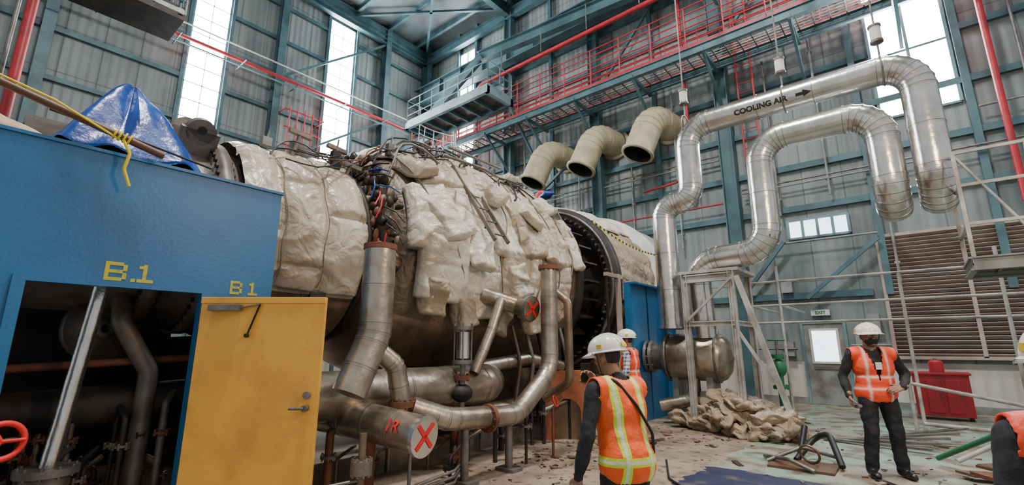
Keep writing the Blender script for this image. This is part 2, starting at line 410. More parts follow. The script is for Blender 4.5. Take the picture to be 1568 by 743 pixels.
railing(b,(-18.5,15.3,zc+.15),(5,15.3,zc+.15),1.5,'red',20,5,.022)
b.build('catwalk_guardrail')
b=MB(); b.beam((-19.5,15.0,15.0),(6,15.0,15.0),.45,1.0,'teal',t=.05)
for i in range(16): b.box((-19+i*1.55,14.8,14.55),(-18.97+i*1.55,15.2,15.45),'teal')
b.box((-19.5,14.95,15.5),(6,15.05,15.62),'steel'); b.build('crane_runway_beam')
b=MB(); b.sweep([(-14.6,13.6,11.9),(-13.2,13.6,12.9),(5,13.6,13.1)],.085,'red',n=12,bend=.4)
for i in range(8): b.cyl((-12+i*2.1,13.6,13.1),(-12+i*2.1,13.6,14.2),.02,'steel',n=6)
b.build('red_sprinkler_main')
b=MB()
b.sweep([(XW+.9,-6,12.7),(XW+.9,13.9,12.75)],.07,'red',n=12)
b.sweep([(XW+1.1,-6,13.15),(XW+1.1,13.9,13.2)],.03,'white',n=8); b.sweep([(XW+1.3,-6,12.2),(XW+1.3,13.9,12.3)],.03,'teal_l',n=8)
for i in range(9): b.cyl((XW+.3,-5+i*2.2,12.6),(XW+1.35,-5+i*2.2,12.6),.025,'teal',n=6)
b.build('red_fire_main')
b=MB()
z=11.4
b.box((-16.8,12.3,z),(-11.6,12.45,z+.3),'teal_l'); b.box((-16.8,13.75,z),(-11.6,13.9,z+.3),'teal')
b.box((-16.8,12.3,z),(-16.65,13.9,z+.3),'teal'); b.box((-11.75,12.3,z),(-11.6,13.9,z+.3),'teal_l')
b.box((-16.7,12.4,z+.2),(-11.7,13.8,z+.26),'steel')
for i in range(7): b.beam((-16.3+i*.75,12.4,z+.1),(-16.3+i*.75,13.8,z+.1),.08,.16,'teal')
railing(b,(-16.75,12.37,z+.3),(-11.65,12.37,z+.3),1.15,'teal_l',6,3,.02)
railing(b,(-16.75,12.37,z+.3),(-16.75,13.85,z+.3),1.15,'teal_l',2,3,.02)
railing(b,(-11.65,12.37,z+.3),(-11.65,13.85,z+.3),1.15,'teal_l',2,3,.02)
b.beam((-16.7,13.8,z),(-16.7,15.5,z-1.8),.1,.1,'teal','b'); b.beam((-11.7,13.8,z),(-11.7,15.5,z-1.8),.1,.1,'teal','b')
b.beam((-19.6,13.8,z+.15),(-11.6,13.8,z+.15),.15,.3,'teal')
b.beam((-16.4,13.0,z+.4),(-13.2,13.6,14.3),.18,.4,'teal','b')
b.beam((-13.4,13.6,14.3),(-4.,14.6,14.35),.3,.5,'teal')
b.build('access_platform')
b=MB()
for i in range(4):
    pts=[(-13.2+.9*math.cos(a)*(1-.1*i),11.2+.7*math.sin(a),8.9+.32*i-.25*math.cos(a)) for a in [PI*.1+PI*1.1*k/12 for k in range(13)]]
    b.sweep(pts,.022,'white',n=6)
for k in range(0,13,2):
    a=PI*.1+PI*1.1*k/12; b.cyl((-13.2+.9*math.cos(a),11.2+.7*math.sin(a),7.9),(-13.2+.72*math.cos(a),11.2+.7*math.sin(a),9.9-.25*math.cos(a)),.018,'white',n=6)
b.box((-14.2,10.5,7.8),(-12.2,12,7.9),'steel'); b.cyl((-13.2,11.2,0),(-13.2,11.2,7.8),.12,'teal',n=10)
b.build('stair_head_guardrail')
b=MB()
for i in range(5):
    y=8.0+i*.33
    b.cyl((XW+1,y,7.5),(XW+1,y,11.6),.03,'red',n=8)
for z in(9,9.8,10.6,11.4): b.cyl((XW+1,7.8,z),(XW+1,9.5,z),.03,'red',n=8)
for y in(7.8,9.5): b.cyl((XW+.1,y,11.4),(XW+1.02,y,11.4),.03,'red',n=8)
b.build('red_pipe_rack')
b=MB(); b.cyl((2.35,15.3,4.8),(2.35,15.3,17.9),.07,'red',n=12)
for z in(6.9,9.8,12.9,16.2): b.cyl((2.35,15.3,z),(2.35,15.7,z),.03,'red',n=8)
b.build('red_standpipe')
b=MB(); b.cyl((-5.,15.4,7.),(-5.,15.4,17.9),.05,'red',n=10)
for s in(0,.45): b.cyl((-3.3+s,15.3,5.5),(-3.3+s,15.3,17.9),.03,'red',n=8)
for i in range(38): b.cyl((-3.3,15.3,5.7+i*.32),(-2.85,15.3,5.7+i*.32),.015,'red',n=6)
b.sweep([(-6.8,15.5,7.0),(-5.6,15.5,7.1),(-5,15.4,7.4)],.04,'red',n=8,bend=.2)
b.build('red_riser_pipes')
b=MB(); b.cyl((XW+2.2,.15,3),(XW+2.2,.15,18),.12,'red',n=14); b.cyl((XW+2.9,-.1,5),(XW+2.9,-.1,17),.05,'steel',n=8); b.build('red_riser_pipe')
b=MB(); b.box((-14.5,-.6,9.7),(-13.2,2.7,9.85),'dark')
for y in(-.6,1,2.6): b.beam((-14.5,y,9.9),(-13.2,y,9.9),.12,.2,'greypaint')
for i in range(4): b.box((-13.4+.02*i,-.6,10.0+i*.3),(-13.3+.02*i,2.7,10.12+i*.3),'dark')
railing(b,(-13.2,-.6,9.85),(-13.2,2.7,9.85),1.2,'greypaint',5,3,.025)
b.box((-14.3,-.4,9.85),(-13.5,2.4,10.7),'greypaint')
b.cyl((-14.5,2.6,10),(-14.5,2.6,18.4),.05,'teal',n=8); b.cyl((-14.5,-.5,10),(-14.5,-.5,18.4),.05,'teal',n=8)
b.cyl((-13.3,2.6,10),(-13.3,2.6,18.4),.05,'teal',n=8)
b.build('suspended_service_platform')
for x in (-6.15,-8.4,-10.65):
    b=MB()
    pts=[(x+.35,YW-.12,9.35),(x+.15,YW-1.3,9.35),(x-.25,YW-1.75,7.95)]
    b.sweep(pts,.5,'beige',n=32,bend=.75,k=6,caps=False,seam=3,bandm='beige')
    d=(V(pts[2])-V(pts[1])).normalized(); e=V(pts[2])
    b.lathe([(-.08,.5),(-.08,.56),(.0,.56),(.0,.47)],e,d,'beige',n=32)
    b.lathe([(.0,.47),(-.9,.46)],e,d,'black',n=32)  # black liner and plug paint the shade inside the duct mouth
    b.cyl(e-d*.75,e-d*.7,.46,'black',n=32)
    b.lathe([(0,.5),(0,.62),(.1,.62),(.1,.5)],(x+.35,YW-.13,9.35),(0,1,0),'beige',n=32)
    b.build('exhaust_elbow_duct')

# ------------------------------------------------------------------ turbine
AX,AZ=-7.0,2.95
prof=[(2.0,1.20),(2.12,1.26),(3.45,1.35),(3.6,1.32),(3.72,1.12),(3.85,1.45),(4.05,1.68),(4.5,1.86),(5.3,1.95),(6.8,1.96),(7.8,1.90),(8.2,1.85)]
PX=[p[0] for p in prof];PR=[p[1] for p in prof]
def Rt(y): return float(np.interp(y,PX,PR))
def surf(y,th,off=0): r=Rt(y)+off; return V((AX+r*math.cos(th),y,AZ+r*math.sin(th)))
bands=[1.9,2.45,3.02,3.65,8.3]
def crease(p): return max(0,1-abs(noise.noise(p))*3.2)**2
def insR(y,th):
    c,s_=math.cos(th),math.sin(th)
    if y>3.7: return .03*noise.noise(V((y*1.6,c*2.4,s_*2.4)))
    yy=y+.05*noise.noise(V((y*.9,c*2,s_*2)))
    i=max(0,min(len(bands)-2,int(np.searchsorted(bands,yy))-1))
    w=bands[i+1]-bands[i]; t=min(max((yy-bands[i])/w,0),1)
    tt=(th*1.15+i*.37)%1.0
    d=min(t*w,(1-t)*w,tt*1.7,(1-tt)*1.7); pf=1-(1-min(d/.16,1))**2
    low=1.0 if th>-.55 else .25
    return (.085*pf+.03*crease(V((y*1.7,c*3.6,s_*3.6)))+.022*noise.noise(V((y*2.2,c*3.,s_*3.))))*low
NY,NT=230,330
Y0=2.02;YL=6.18
vs=[];fsA=[];fsB=[];fsC=[]
for i in range(NY):
    y=Y0+YL*i/(NY-1)
    for j in range(NT):
        th=-PI+2*PI*j/NT
        vs.append(surf(y,th,insR(y,th)))
for i in range(NY-1):
    y=Y0+YL*i/(NY-1)
    for j in range(NT):
        th=-PI+2*PI*j/NT; f=(i*NT+j,(i+1)*NT+j,(i+1)*NT+(j+1)%NT,i*NT+(j+1)%NT)
        (fsB if (th<-.6 and th>-2.6) else (fsC if y<3.66 else fsA)).append(f)
turb=bpy.data.objects.new('gas_turbine',None); bpy.context.collection.objects.link(turb)
b=MB(); b.add(vs,fsA,'insul_d',True); b.add(vs,fsB,'casing',True); b.add(vs,fsC,'insul_s',True); b.build('insulated_casing',turb)  # casing under the pads coloured dark to paint shadow gaps between them
b=MB(); bs=MB(); rnd=random.Random(12)
def pad(yc,tc,a,c,rot,lift,m,tilt=0,droop=0,open_=0,quilt=3,stitch=True):
    sd=rnd.random()*50
    cw=noise.noise(V((sd,0,0)))*.12
    def fn(u,v,ex=0):
        k1=.08*noise.noise(V((v*1.3,sd,1))); k2=.08*noise.noise(V((u*1.3,sd,5)))
        uu=(u-.5)*a*(1+k1)+k1*.25; vv=(v-.5)*c*(1+k2)+k2*.25+cw*uu
        yy=yc+uu*math.cos(rot)-vv*math.sin(rot)
        s=uu*math.sin(rot)+vv*math.cos(rot)
        th=tc+s/2.05
        de=min(u*a,(1-u)*a,v*c,(1-v)*c); pf=(1-(1-min(de/.075,1))**2)
        X,Y=u*a,v*c
        qd=abs(((v*quilt)%1)-.5)*2; qv=1-.30*max(0,(qd-.72)/.28)**1.5 if quilt>1 else 1
        fold=crease(V((X*2.0+sd,Y*.9,sd)))*.055+crease(V((X*1.2,Y*2.2+sd,sd+7)))*.035
        wr=.05*noise.noise(V((X*1.5+sd,Y*1.5,sd)))+.008*noise.noise(V((X*9+sd,Y*9,sd)))
        off=.03+(lift+.075*qv+fold+wr)*(.15+.85*pf)+tilt*(v-.5)+droop*max(0,(.35-v))**1.6+ex
        return surf(min(max(yy,2.05),8.28),th,off)
    b.grid(fn,34,52,m)
    if stitch:
        for vq in [.035]+[i/quilt for i in range(1,quilt)]+[.965]:
            bs.sweep([fn(.04+.92*i/14,vq,.004) for i in range(15)],.006,'strap',n=5)
        for uq in(.05,.95): bs.sweep([fn(uq,.03+.94*i/18,.004) for i in range(19)],.006,'strap',n=5)
ms=('insul2','insul','insul3','insul2','insul','insul2','insul','insul2','insul2')
k=0
for row,(tc,L) in enumerate(((1.40,1.30),(.84,1.25),(.34,1.15),(-.14,1.05))):
    for col in range(6):
        yc=4.33+col*.70+(.24 if row%2 else 0)+rnd.uniform(-.06,.06)
        if yc>8.0: continue
        pad(yc,tc+rnd.uniform(-.08,.08),rnd.uniform(.64,.80),L*rnd.uniform(.9,1.08),rnd.uniform(-.14,.14) if k%4 else rnd.uniform(-.4,.4),.03*((k*7)%3),ms[(k*4)%9],rnd.uniform(-.05,.03),rnd.uniform(0,.4)*(row>1),0,quilt=2 if k%3 else 3)
        k+=1
for k,(yc,tc,a,c,r,m) in enumerate(((4.5,.25,.42,.8,.35,'insul2'),(5.15,.05,.36,.7,-.2,'insul2'),(5.6,.58,.42,.6,.6,'insul'),(6.5,.45,.5,.5,-.5,'insul2'),(7.0,.18,.42,.7,-.3,'insul3'),(7.4,.7,.45,.5,.5,'insul2'),(6.9,1.1,.6,.5,.2,'insul'),(4.3,.75,.30,.7,.15,'insul3'),(6.0,-.15,.42,.55,.3,'insul'),(5.0,-.42,.4,.5,.3,'insul3'),(5.8,-.45,.36,.5,-.3,'insul_t'),(6.6,-.42,.45,.5,.1,'insul3'),(7.3,-.3,.4,.5,.3,'insul_t'),(4.4,-.35,.32,.55,0,'insul_t'),(7.8,.2,.3,.7,.1,'insul2'))):
    pad(yc,tc,a,c,r,.13,m,-.10,.6,.8,quilt=1,stitch=False)
b.build('loose_blankets',turb,solid=.02)
rnd=random.Random(40)
for k in range(9):
    y=4.25+k*.47; t0=rnd.uniform(-.4,.2); t1=t0+rnd.uniform(.7,1.3)
    bs.sweep([surf(y+.12*math.sin(i*.5+k),t0+(t1-t0)*i/12,.19+.02*math.sin(i)) for i in range(13)],.013,'strap',n=5)
for y in(2.48,3.0,3.5):
    bs.sweep([surf(y+.02*math.sin(i),-.5+2.4*i/30,.07) for i in range(31)],.008,'strap',n=5)
bs.build('stitching_and_straps',turb)
b=MB(); rnd=random.Random(4)
b.lathe([(3.62,1.0),(3.62,1.36),(3.68,1.36),(3.68,1.0)],(AX,0,AZ),(0,1,0),'dark',n=72)
for i in range(80):
    th=-.3+i*.025; p=surf(3.80+rnd.uniform(-.1,.12),th,.12+rnd.uniform(0,.12)); b.ell(p,(rnd.uniform(.04,.1),rnd.uniform(.03,.07),rnd.uniform(.04,.10)),rnd.choice(['dark','insul_d','rust','dark','black','dark','insul_t']),n=8,disp=.8,ds=12)
for i in range(12):
    th=1.0-.09*i; p=surf(3.78,th,.28); q=surf(3.7+rnd.uniform(-.1,.25),th-.2,.27); b.sweep([p,(p+q)/2+V((.05,0,.02)),q],.012,rnd.choice(['tarp','redspray','black','white','black']),n=6)
b.lathe([(8.15,1.0),(8.15,1.93),(8.3,1.97),(8.32,1.6),(8.3,1.0)],(AX,0,AZ),(0,1,0),'dark',n=96)
for i in range(64):
    a=2*PI*i/64; p=V((AX+1.88*math.cos(a),8.34,AZ+1.88*math.sin(a))); b.cyl(p-V((0,.05,0)),p+V((0,.05,0)),.03,'rust',n=6)
b.lathe([(8.2,1.25),(9.9,1.35)],(AX,0,AZ),(0,1,0),'dark',n=64)
for i in range(28):
    a=2*PI*i/28; b.obox((AX+1.5*math.cos(a),8.95,AZ+1.5*math.sin(a)),V((math.cos(a),0,math.sin(a)))*.3,V((0,.25,0)),V((-math.sin(a),0.4,math.cos(a)))*.02,'dark')
b.lathe([(9.9,1.0),(9.6,1.72),(9.52,1.74),(9.5,2.06),(9.62,2.1),(9.72,2.1),(9.72,1.9)],(AX,0,AZ),(0,1,0),'dark',n=96)
b.lathe([(9.56,1.93),(9.48,1.95),(9.48,2.0),(9.56,2.02)],(AX,0,AZ),(0,1,0),'steel',n=96)
for i in range(72):
    a=2*PI*i/72; p=V((AX+1.85*math.cos(a),9.5,AZ+1.85*math.sin(a))); b.cyl(p-V((0,.05,0)),p+V((0,.03,0)),.028,'steel',n=6)
b.build('bolted_flanges',turb)
b=MB()
def ex(u,v):
    y=9.72+u*2.1; th=-PI+2*PI*v
    r=2.0+.035*abs(math.sin(th*14+u*2))+.04*noise.noise(V((y*2,math.cos(th)*4,math.sin(th)*4)))+.02*crease(V((y*3,math.cos(th)*5,math.sin(th)*5)))
    return V((AX+r*math.cos(th),y,AZ+r*math.sin(th)))
b.grid(ex,60,440,'insul_t')
b.lathe([(11.75,1.6),(11.75,2.3),(11.95,2.3),(12.0,2.2),(13.2,2.25),(13.2,1.0)],(AX,0,AZ),(0,1,0),'white',n=72)
b.build('exhaust_casing',turb)
b=MB()
for k in range(10):
    yc=9.72+rnd.uniform(.3,1.7); tc=rnd.uniform(.95,1.5); sd=k*7.
    def fn(u,v,yc=yc,tc=tc,sd=sd):
        y=yc+(u-.5)*.8; th=tc+(v-.5)*.5; e=(1-abs(2*u-1)**4)*(1-abs(2*v-1)**4)
        r=2.04+.12*e+.07*noise.noise(V((u*4,v*4,sd)))*e; return V((AX+r*math.cos(th),y,AZ+r*math.sin(th)))
    b.grid(fn,18,20,'insul2' if k%2 else 'insul')
for k in range(9):
    b.ell((AX+1.0-.17*k,8.35+.1*k,AZ+1.98+.03*(k%3)),(.2,.16,.09),('tarp','redspray','tarp')[k%3],n=14,disp=.8,ds=6)
b.build('exhaust_blankets',turb,solid=.02)
b=MB()
b.lathe([(.2,.9),(.2,1.0),(1.3,1.02),(1.32,1.18),(1.44,1.18),(1.46,1.06),(1.78,1.08),(1.8,1.24),(1.93,1.24),(1.95,1.12),(2.06,1.15)],(AX,0,AZ),(0,1,0),'lugsteel',n=72)
for i in range(60):
    a=2*PI*i/60
    for yy,rr in((1.38,1.12),(1.865,1.18)): p=V((AX+rr*math.cos(a),yy,AZ+rr*math.sin(a))); b.cyl(p-V((0,.10,0)),p+V((0,.10,0)),.028,'dark',n=6)
for th in(.98,1.5):
    n=V((math.cos(th),0,math.sin(th)));t=V((-math.sin(th),0,math.cos(th))); p=V((AX,1.62,AZ))+n*1.12
    b.obox(p+n*.1,n*.16,V((0,.20,0)),t*.05,'lugsteel'); b.cyl(p+n*.24-t*.05,p+n*.24+t*.05,.16,'lugsteel',n=24); b.cyl(p+n*.27-t*.055,p+n*.27+t*.055,.05,'black',n=16)
for (y,th,L,tl) in((2.75,1.05,.42,.08),(3.3,1.1,.34,.12),(3.45,.85,.2,.05),(6.2,1.0,.22,0),(6.9,.9,.2,0)):
    p=surf(y,th,.02); b.cyl(p,p+V((.05,tl,L)),.032,'lugsteel',n=8); b.beam(p+V((.05,tl-.16,L)),p+V((.05,tl+.16,L-.03)),.07,.06,'lugsteel','b')
dl=V((-1.0,.02,1.42)); p0=V((-4.56,5.05,3.1))
for s in(0,.3): b.beam(p0+V((0,s,0)),p0+V((0,s,0))+dl,.035,.06,'lugsteel','b')
for i in range(6): q=p0+dl*(i+.5)/6; b.cyl(q,q+V((0,.3,0)),.014,'lugsteel',n=8)
b.sweep([(-5.2,4.55,4.45),(-4.95,5.2,4.35),(-5.3,5.9,4.5)],.025,'lugsteel',n=8)
b.sweep([(-5.6,5.0,4.85),(-5.5,6.2,4.8)],.025,'lugsteel',n=8)
b.build('fittings_and_ladder',turb)
b=MB(); rnd=random.Random(31)
for k in range(28):
    y=rnd.uniform(2.3,4.6) if k<16 else rnd.uniform(4.5,7.4); th=rnd.uniform(.8,1.25); pts=[]
    L=rnd.uniform(.5,1.4); hgt=rnd.uniform(.05,.24)
    for i in range(9):
        t=i/8; pts.append(surf(min(y+L*t,8),th+.14*math.sin(t*6+k)+.15*(t-.5),.16+hgt*math.sin(PI*t)))
    b.sweep(pts,rnd.choice([.010,.014,.018]),rnd.choice(['black','dark','steel','black','dark','rust','lugsteel']),n=6)
for k in range(12):
    y=2.4+k*.46; p=surf(y,1.10+.10*math.sin(k*2.3),.18); b.obox(p,V((.05,0,0)),V((0,.06+.03*(k%2),0)),V((0,0,.06+.04*(k%3))),('greypaint','lugsteel','dark')[k%3])
    b.cyl(p,p+V((0,.03,.18+.08*(k%3))),.015,'lugsteel',n=6)
b.build('instrument_cabling',turb)
b=MB()
for y in(3.0,5.2,7.6,10.4):
    b.box((AX-1.0,y-.25,0),(AX+1.0,y+.25,1.15),'concrete'); 
for y in(2.9,8.0):
    for s in(-1,1): b.beam((AX+s*1.4,y,0),(AX+s*1.35,y,2.2),.2,.25,'dark')
b.box((AX-1.6,2.4,0),(AX+1.6,11.8,.25),'concrete')
b.build('support_plinths',turb)
b=MB()
pts=[]
for i in range(21):
    t=i/20; pts.append(V((-4.75,8.2+3.2*t,4.05-.12*math.sin(PI*t)-.25*t)))
for i in range(20):
    a,c=pts[i],pts[i+1]; b.add([a,c,c+V((0,0,.045)),a+V((0,0,.045))],[(0,1,2,3)],'tape')
b.cyl((-4.75,11.4,0),(-4.75,11.4,3.95),.03,'steel',n=8)
b.build('barrier_tape')
b=MB()
b.beam((-4.8,9.3,0),(-4.8,9.3,3.1),.09,.09,'louver','b')
b.beam((-4.8,8.75,3.05),(-4.8,9.45,3.05),.08,.08,'louver','b'); b.beam((-4.8,8.8,0),(-4.8,8.8,3.0),.04,.04,'dark','b')
b.build('scaffold_frame')

# ------------------------------------------------------------------ blue enclosure
enc=bpy.data.objects.new('turbine_enclosure',None); bpy.context.collection.objects.link(enc)
FX=-5.5
b=MB()
b.box((FX-.08,-3.5,0),(FX,.38,3.3),'blue'); b.box((FX-.08,.38,2.08),(FX,1.64,3.3),'blue'); b.box((FX-.08,1.64,0),(FX,2.33,3.3),'blue')
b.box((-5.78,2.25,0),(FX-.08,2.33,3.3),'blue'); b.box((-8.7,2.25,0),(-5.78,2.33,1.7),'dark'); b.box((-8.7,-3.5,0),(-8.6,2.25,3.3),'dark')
b.box((-6.0,-3.5,3.22),(FX-.08,2.25,3.3),'blue'); b.box((-8.6,-3.5,3.22),(-8.0,2.25,3.3),'blue')
b.box((FX,.30,0),(FX+.035,.38,2.08),'blue'); b.box((FX,1.64,0),(FX+.035,1.72,2.08),'blue'); b.box((FX,.30,2.08),(FX+.035,1.72,2.13),'blue')
b.box((FX-.03,-3.5,3.3),(FX+.02,2.35,3.33),'blue')
b.build('enclosure_panels',enc)
b=MB()
def blk(y0,z0,w,h):
    t=h*.18
    def r(a0,c0,a1,c1): b.box((FX+.0005,y0+a0,z0+c0),(FX+.004,y0+a1,z0+c1),'ytext')
    r(0,0,t,h)
    for c in(0,h/2-t/2,h-t): r(t,c,w-t,c+t)
    r(w-t,t*.6,w,h/2-t*.3); r(w-t,h/2+t*.3,w,h-t*.6)
    r(w*1.75,t,w*1.75+t,h); r(w*1.5,0,w*2.1+t,t); r(w*1.55,h-t*1.4,w*1.75,h-t*.5)
blk(.86,2.14,.16,.17); b.box((FX+.0005,1.055,2.14),(FX+.004,1.09,2.17),'ytext')
blk(1.90,2.10,.12,.14)
b.build('stencil_marking',enc)
b=MB(); h=V((FX+.05,1.66,0)); d=V((.97,.82,0)).normalized(); n=V((d.y,-d.x,0)); W=1.24
c=h+d*W/2
b.obox(c+V((0,0,1.04)),d*W/2,n*.025,V((0,0,1.0)),'yellow')
for z in(.07,2.01): b.obox(c+n*.03+V((0,0,z)),d*W/2,n*.008,V((0,0,.03)),'yellow')
b.obox(h+d*.27+n*.075+V((0,0,1.93)),d*.15,n*.04,V((0,0,.03)),'steel')
b.cyl(h+d*.42+n*.06+V((0,0,1.93)),h+d*.60+n*.05+V((0,0,1.97)),.010,'steel',n=8); b.cyl(h+d*.60+n*.05+V((0,0,1.97)),h+d*.50+n*.05+V((0,0,1.66)),.010,'dark',n=8); b.cyl(h+d*.50+n*.04+V((0,0,1.66)),h+d*.50+n*.07+V((0,0,1.66)),.02,'dark',n=8)
b.cyl(h+d*1.14+n*.02+V((0,0,.98)),h+d*1.14+n*.09+V((0,0,.98)),.03,'steel',n=16); b.sweep([h+d*1.14+n*.09+V((0,0,.98)),h+d*1.0+n*.09+V((0,0,.98))],.014,'steel',n=8)
b.cyl(h+d*1.14+n*.02+V((0,0,1.1)),h+d*1.14+n*.06+V((0,0,1.1)),.035,'steel',n=16)
for z in(.35,1.05,1.8): b.cyl(h+V((0,0,z-.07)),h+V((0,0,z+.07)),.02,'steel',n=8)
b.build('yellow_door',enc,bevel=.006)
b=MB()
b.sweep([(-5.95,.78,.0),(-5.95,.8,.5)],.17,'steel',n=20); b.flange((-5.95,.8,.5),(0,0,1),.22,'steel')
b.sweep([(-5.95,.8,.5),(-5.98,.98,2.6)],.065,'silver',n=16)
b.sweep([(-6.5,-.5,.9),(-6.5,2.2,1.0)],.2,'dark',n=20); b.sweep([(-6.4,.4,1.35),(-6.4,2.2,1.45)],.04,'rust',n=10)
b.sweep([(-6.3,1.5,0),(-6.3,1.5,1.3),(-6.3,1.2,1.8),(-6.7,1.2,2.4)],.09,'lugsteel',n=12,bend=.15)
for i in range(18):
    y=.45+i*.075+rnd.uniform(-.03,.03); x=-6.1-rnd.random()*.5; z=rnd.uniform(.3,1.0)
    b.sweep([(x,y,0),(x,y,z),(x-.2,y+rnd.uniform(-.2,.2),z+.1)],rnd.uniform(.015,.04),rnd.choice(['dark','steel','lugsteel','dark']),n=8,bend=.06)
    b.flange((x,y,z*.7),(0,0,1),.07,rnd.choice(['dark','rust','lugsteel']),t=.012,bolts=6)
b.lathe([(-.05,.1),(-.05,.36),(.05,.36),(.05,.1)],(-6.8,1.15,1.75),(1,.2,0),'lugsteel',n=32)
b.lathe([(-.06,.05),(-.06,.12),(.06,.12),(.06,.05)],(-6.78,1.15,1.75),(1,.2,0),'steel',n=32)
b.torus((-5.42,.44,.85),(1,.25,.1),.13,.022,'redspray'); 
for k in range(3):
    a=k*2*PI/3; b.cyl((-5.42,.44,.85),(-5.42,.44+.13*math.cos(a),.85+.13*math.sin(a)),.014,'redspray',n=6)
b.cyl((-5.42,.44,.85),(-5.85,.55,.8),.02,'steel',n=8)
b.build('auxiliary_piping',enc)
b=MB()
def tarp(u,v):
    a=2*PI*u; rr=v
    ca,sa=math.cos(a),math.sin(a); sq=1/max(abs(ca),abs(sa))**.55
    px,py=-6.12,.98
    wgt=rr*sq
    x=px+ca*wgt*.55; y=py+sa*wgt*.66-.06*(1-rr)+ (.10*rr if sa>0 else 0)
    ridge=abs(math.sin(a*2.5+.6))
    top=4.27-.12*max(0,sa)*min(rr*4,1)
    z=top-1.02*max(0,rr-.12)**(.8+.55*ridge)+.05*math.sin(a*9+rr*4)*rr+.07*noise.noise(V((x*3,y*3,3)))
    return V((x,y,z))
b.grid(tarp,120,40,'tarp')
b.sweep([(-5.62,.30,3.62),(-5.55,.95,3.52),(-5.60,1.6,3.44)],.012,'black',n=6)
b.build('blue_tarpaulin_cover')
b=MB()
def tarp2(u,v):
    x=-6.4+u*.85; y=-1.2+v*1.7
    z=3.34+.36*math.sin(PI*u)*math.sin(PI*min(v*1.05,1))+.09*noise.noise(V((x*3,y*3,7)))*math.sin(PI*u)
    return V((x,y,z))
b.grid(tarp2,30,40,'tarp_o'); b.build('plastic_sheet_cover')
b=MB(); b.cyl((-5.62,-1.0,3.98),(-5.35,1.12,3.36),.035,'wood',n=12); b.build('scaffold_pole')
b=MB()
for k in range(4):
    b.torus((-5.40+.01*k,.74+.035*k,3.475-.012*k),(.1,1,-.3),.042,.010,'tapey',n=14,k=6)
b.sweep([(-5.36,.80,3.42),(-5.34,.86,3.3),(-5.36,.84,3.15),(-5.37,.9,3.0)],.015,'tapey',n=6,bend=.05)
b.sweep([(-5.38,.78,3.42),(-5.36,.3,3.62),(-5.45,-.4,3.82)],.010,'tapey',n=6)
b.build('yellow_lashing_rope')

# ------------------------------------------------------------------ pipework in front of turbine
b=MB()
b.sweep([(-4.5,3.05,2.64),(-4.5,3.05,1.7),(-4.5,2.78,1.08)],.175,'silver_d',n=28,bend=.5,seam=.45)
b.cyl((-4.5,3.05,2.62),(-4.5,3.05,2.68),.185,'rust',n=28); b.cyl((-4.5,3.05,2.665),(-4.5,3.05,2.685),.15,'dark',n=28)
b.build('lagged_vent_pipe')
b=MB()
b.sweep([(-5.05,2.42,1.02),(-5.05,4.6,1.02),(-5.0,5.3,1.02),(-5.3,5.7,1.02)],.27,'silver_d',n=32,bend=.3,seam=.8)
b.cyl((-5.05,3.4,1.02),(-5.05,3.4,0),.07,'rust',n=10); b.cyl((-5.05,4.8,1.02),(-5.05,4.8,0),.07,'rust',n=10)
b.sweep([(-4.62,3.12,1.55),(-4.52,3.35,1.35),(-4.5,3.45,.95)],.11,'silver_d',n=20,bend=.15,seam=.3)
b.flange((-4.5,3.45,.93),(0,0,1),.15,'rust')
b.build('lagged_header_pipe')
def xmark(b,c,ax,r,rr=.018):
    x,y,z=frame(ax); c=V(c)
    for s in(1,-1):
        d=(x*s+y).normalized(); e=(y*1-x*s).normalized()
        b.obox(c,d*r*.85,e*rr*1.2,z*.004,'redspray')
b=MB()
e0=V((-4.62,3.15,.76)); e1=V((-3.92,3.28,.68)); ax=(e1-e0).normalized()
b.sweep([(-5.3,3.0,.80),e0,e1],.19,'silver_d',n=28,bend=.2,seam=.4); b.cyl(e1-ax*.02,e1+ax*.03,.205,'silver',n=28)
xmark(b,e1+ax*.036,ax,.19,.018)
fr_=V((.05,-1,.25)).normalized(); fr_=(fr_-ax*fr_.dot(ax)).normalized(); up_=ax.cross(fr_)
if up_.z<0: up_=-up_
add_text(b,'1R',.17,M['redspray'],lambda x,y:(e1-ax*.26+ax*x)+(fr_*math.cos(y/.2+.15)+up_*math.sin(y/.2+.15))*.199,.003)
b.cyl(e0,(e0.x,e0.y,0),.06,'rust',n=10)
b.build('capped_pipe_end')
b=MB()
b.sweep([(-4.25,5.95,2.75),(-4.25,5.95,1.2),(-4.25,5.15,.66),(-4.25,3.9,.74),(-4.45,3.55,.88)],.13,'silver_d',n=24,bend=.45,seam=.55)
b.flange((-4.25,5.95,2.76),(0,0,1),.16,'rust'); b.flange((-4.25,4.6,.68),(0,1,0),.17,'rust')
for y in(4.2,5.0): b.cyl((-4.25,y,.6),(-4.25,y,0),.05,'steel',n=8); b.box((-4.4,y-.1,0),(-4.1,y+.1,.04),'steel')
b.build('lagged_drain_pipe')
b=MB()
a0=V((-5.1,5.35,2.35));a1=V((-4.45,5.72,2.12)); ax=V((.93,-.05,-.2)).normalized()
b.sweep([a0,a1-ax*.25,a1],.13,'silver_d',n=20,seam=.3,bend=.1); b.flange(a1,ax,.20,'steel'); b.cyl(a1+ax*.03,a1+ax*.05,.18,'silver_d',n=24); xmark(b,a1+ax*.056,ax,.18)
b.sweep([(-4.75,5.4,2.25),(-4.75,5.2,1.8),(-4.8,4.9,1.2)],.075,'silver_d',n=14,bend=.3,seam=.4)
b.sweep([(-4.8,6.7,2.6),(-4.4,6.7,2.3),(-4.4,6.7,1.0),(-4.9,6.7,.7)],.07,'casing',n=12,bend=.15)
b.build('capped_branch_pipe')
b=MB(); c=V((-4.75,4.62,0))
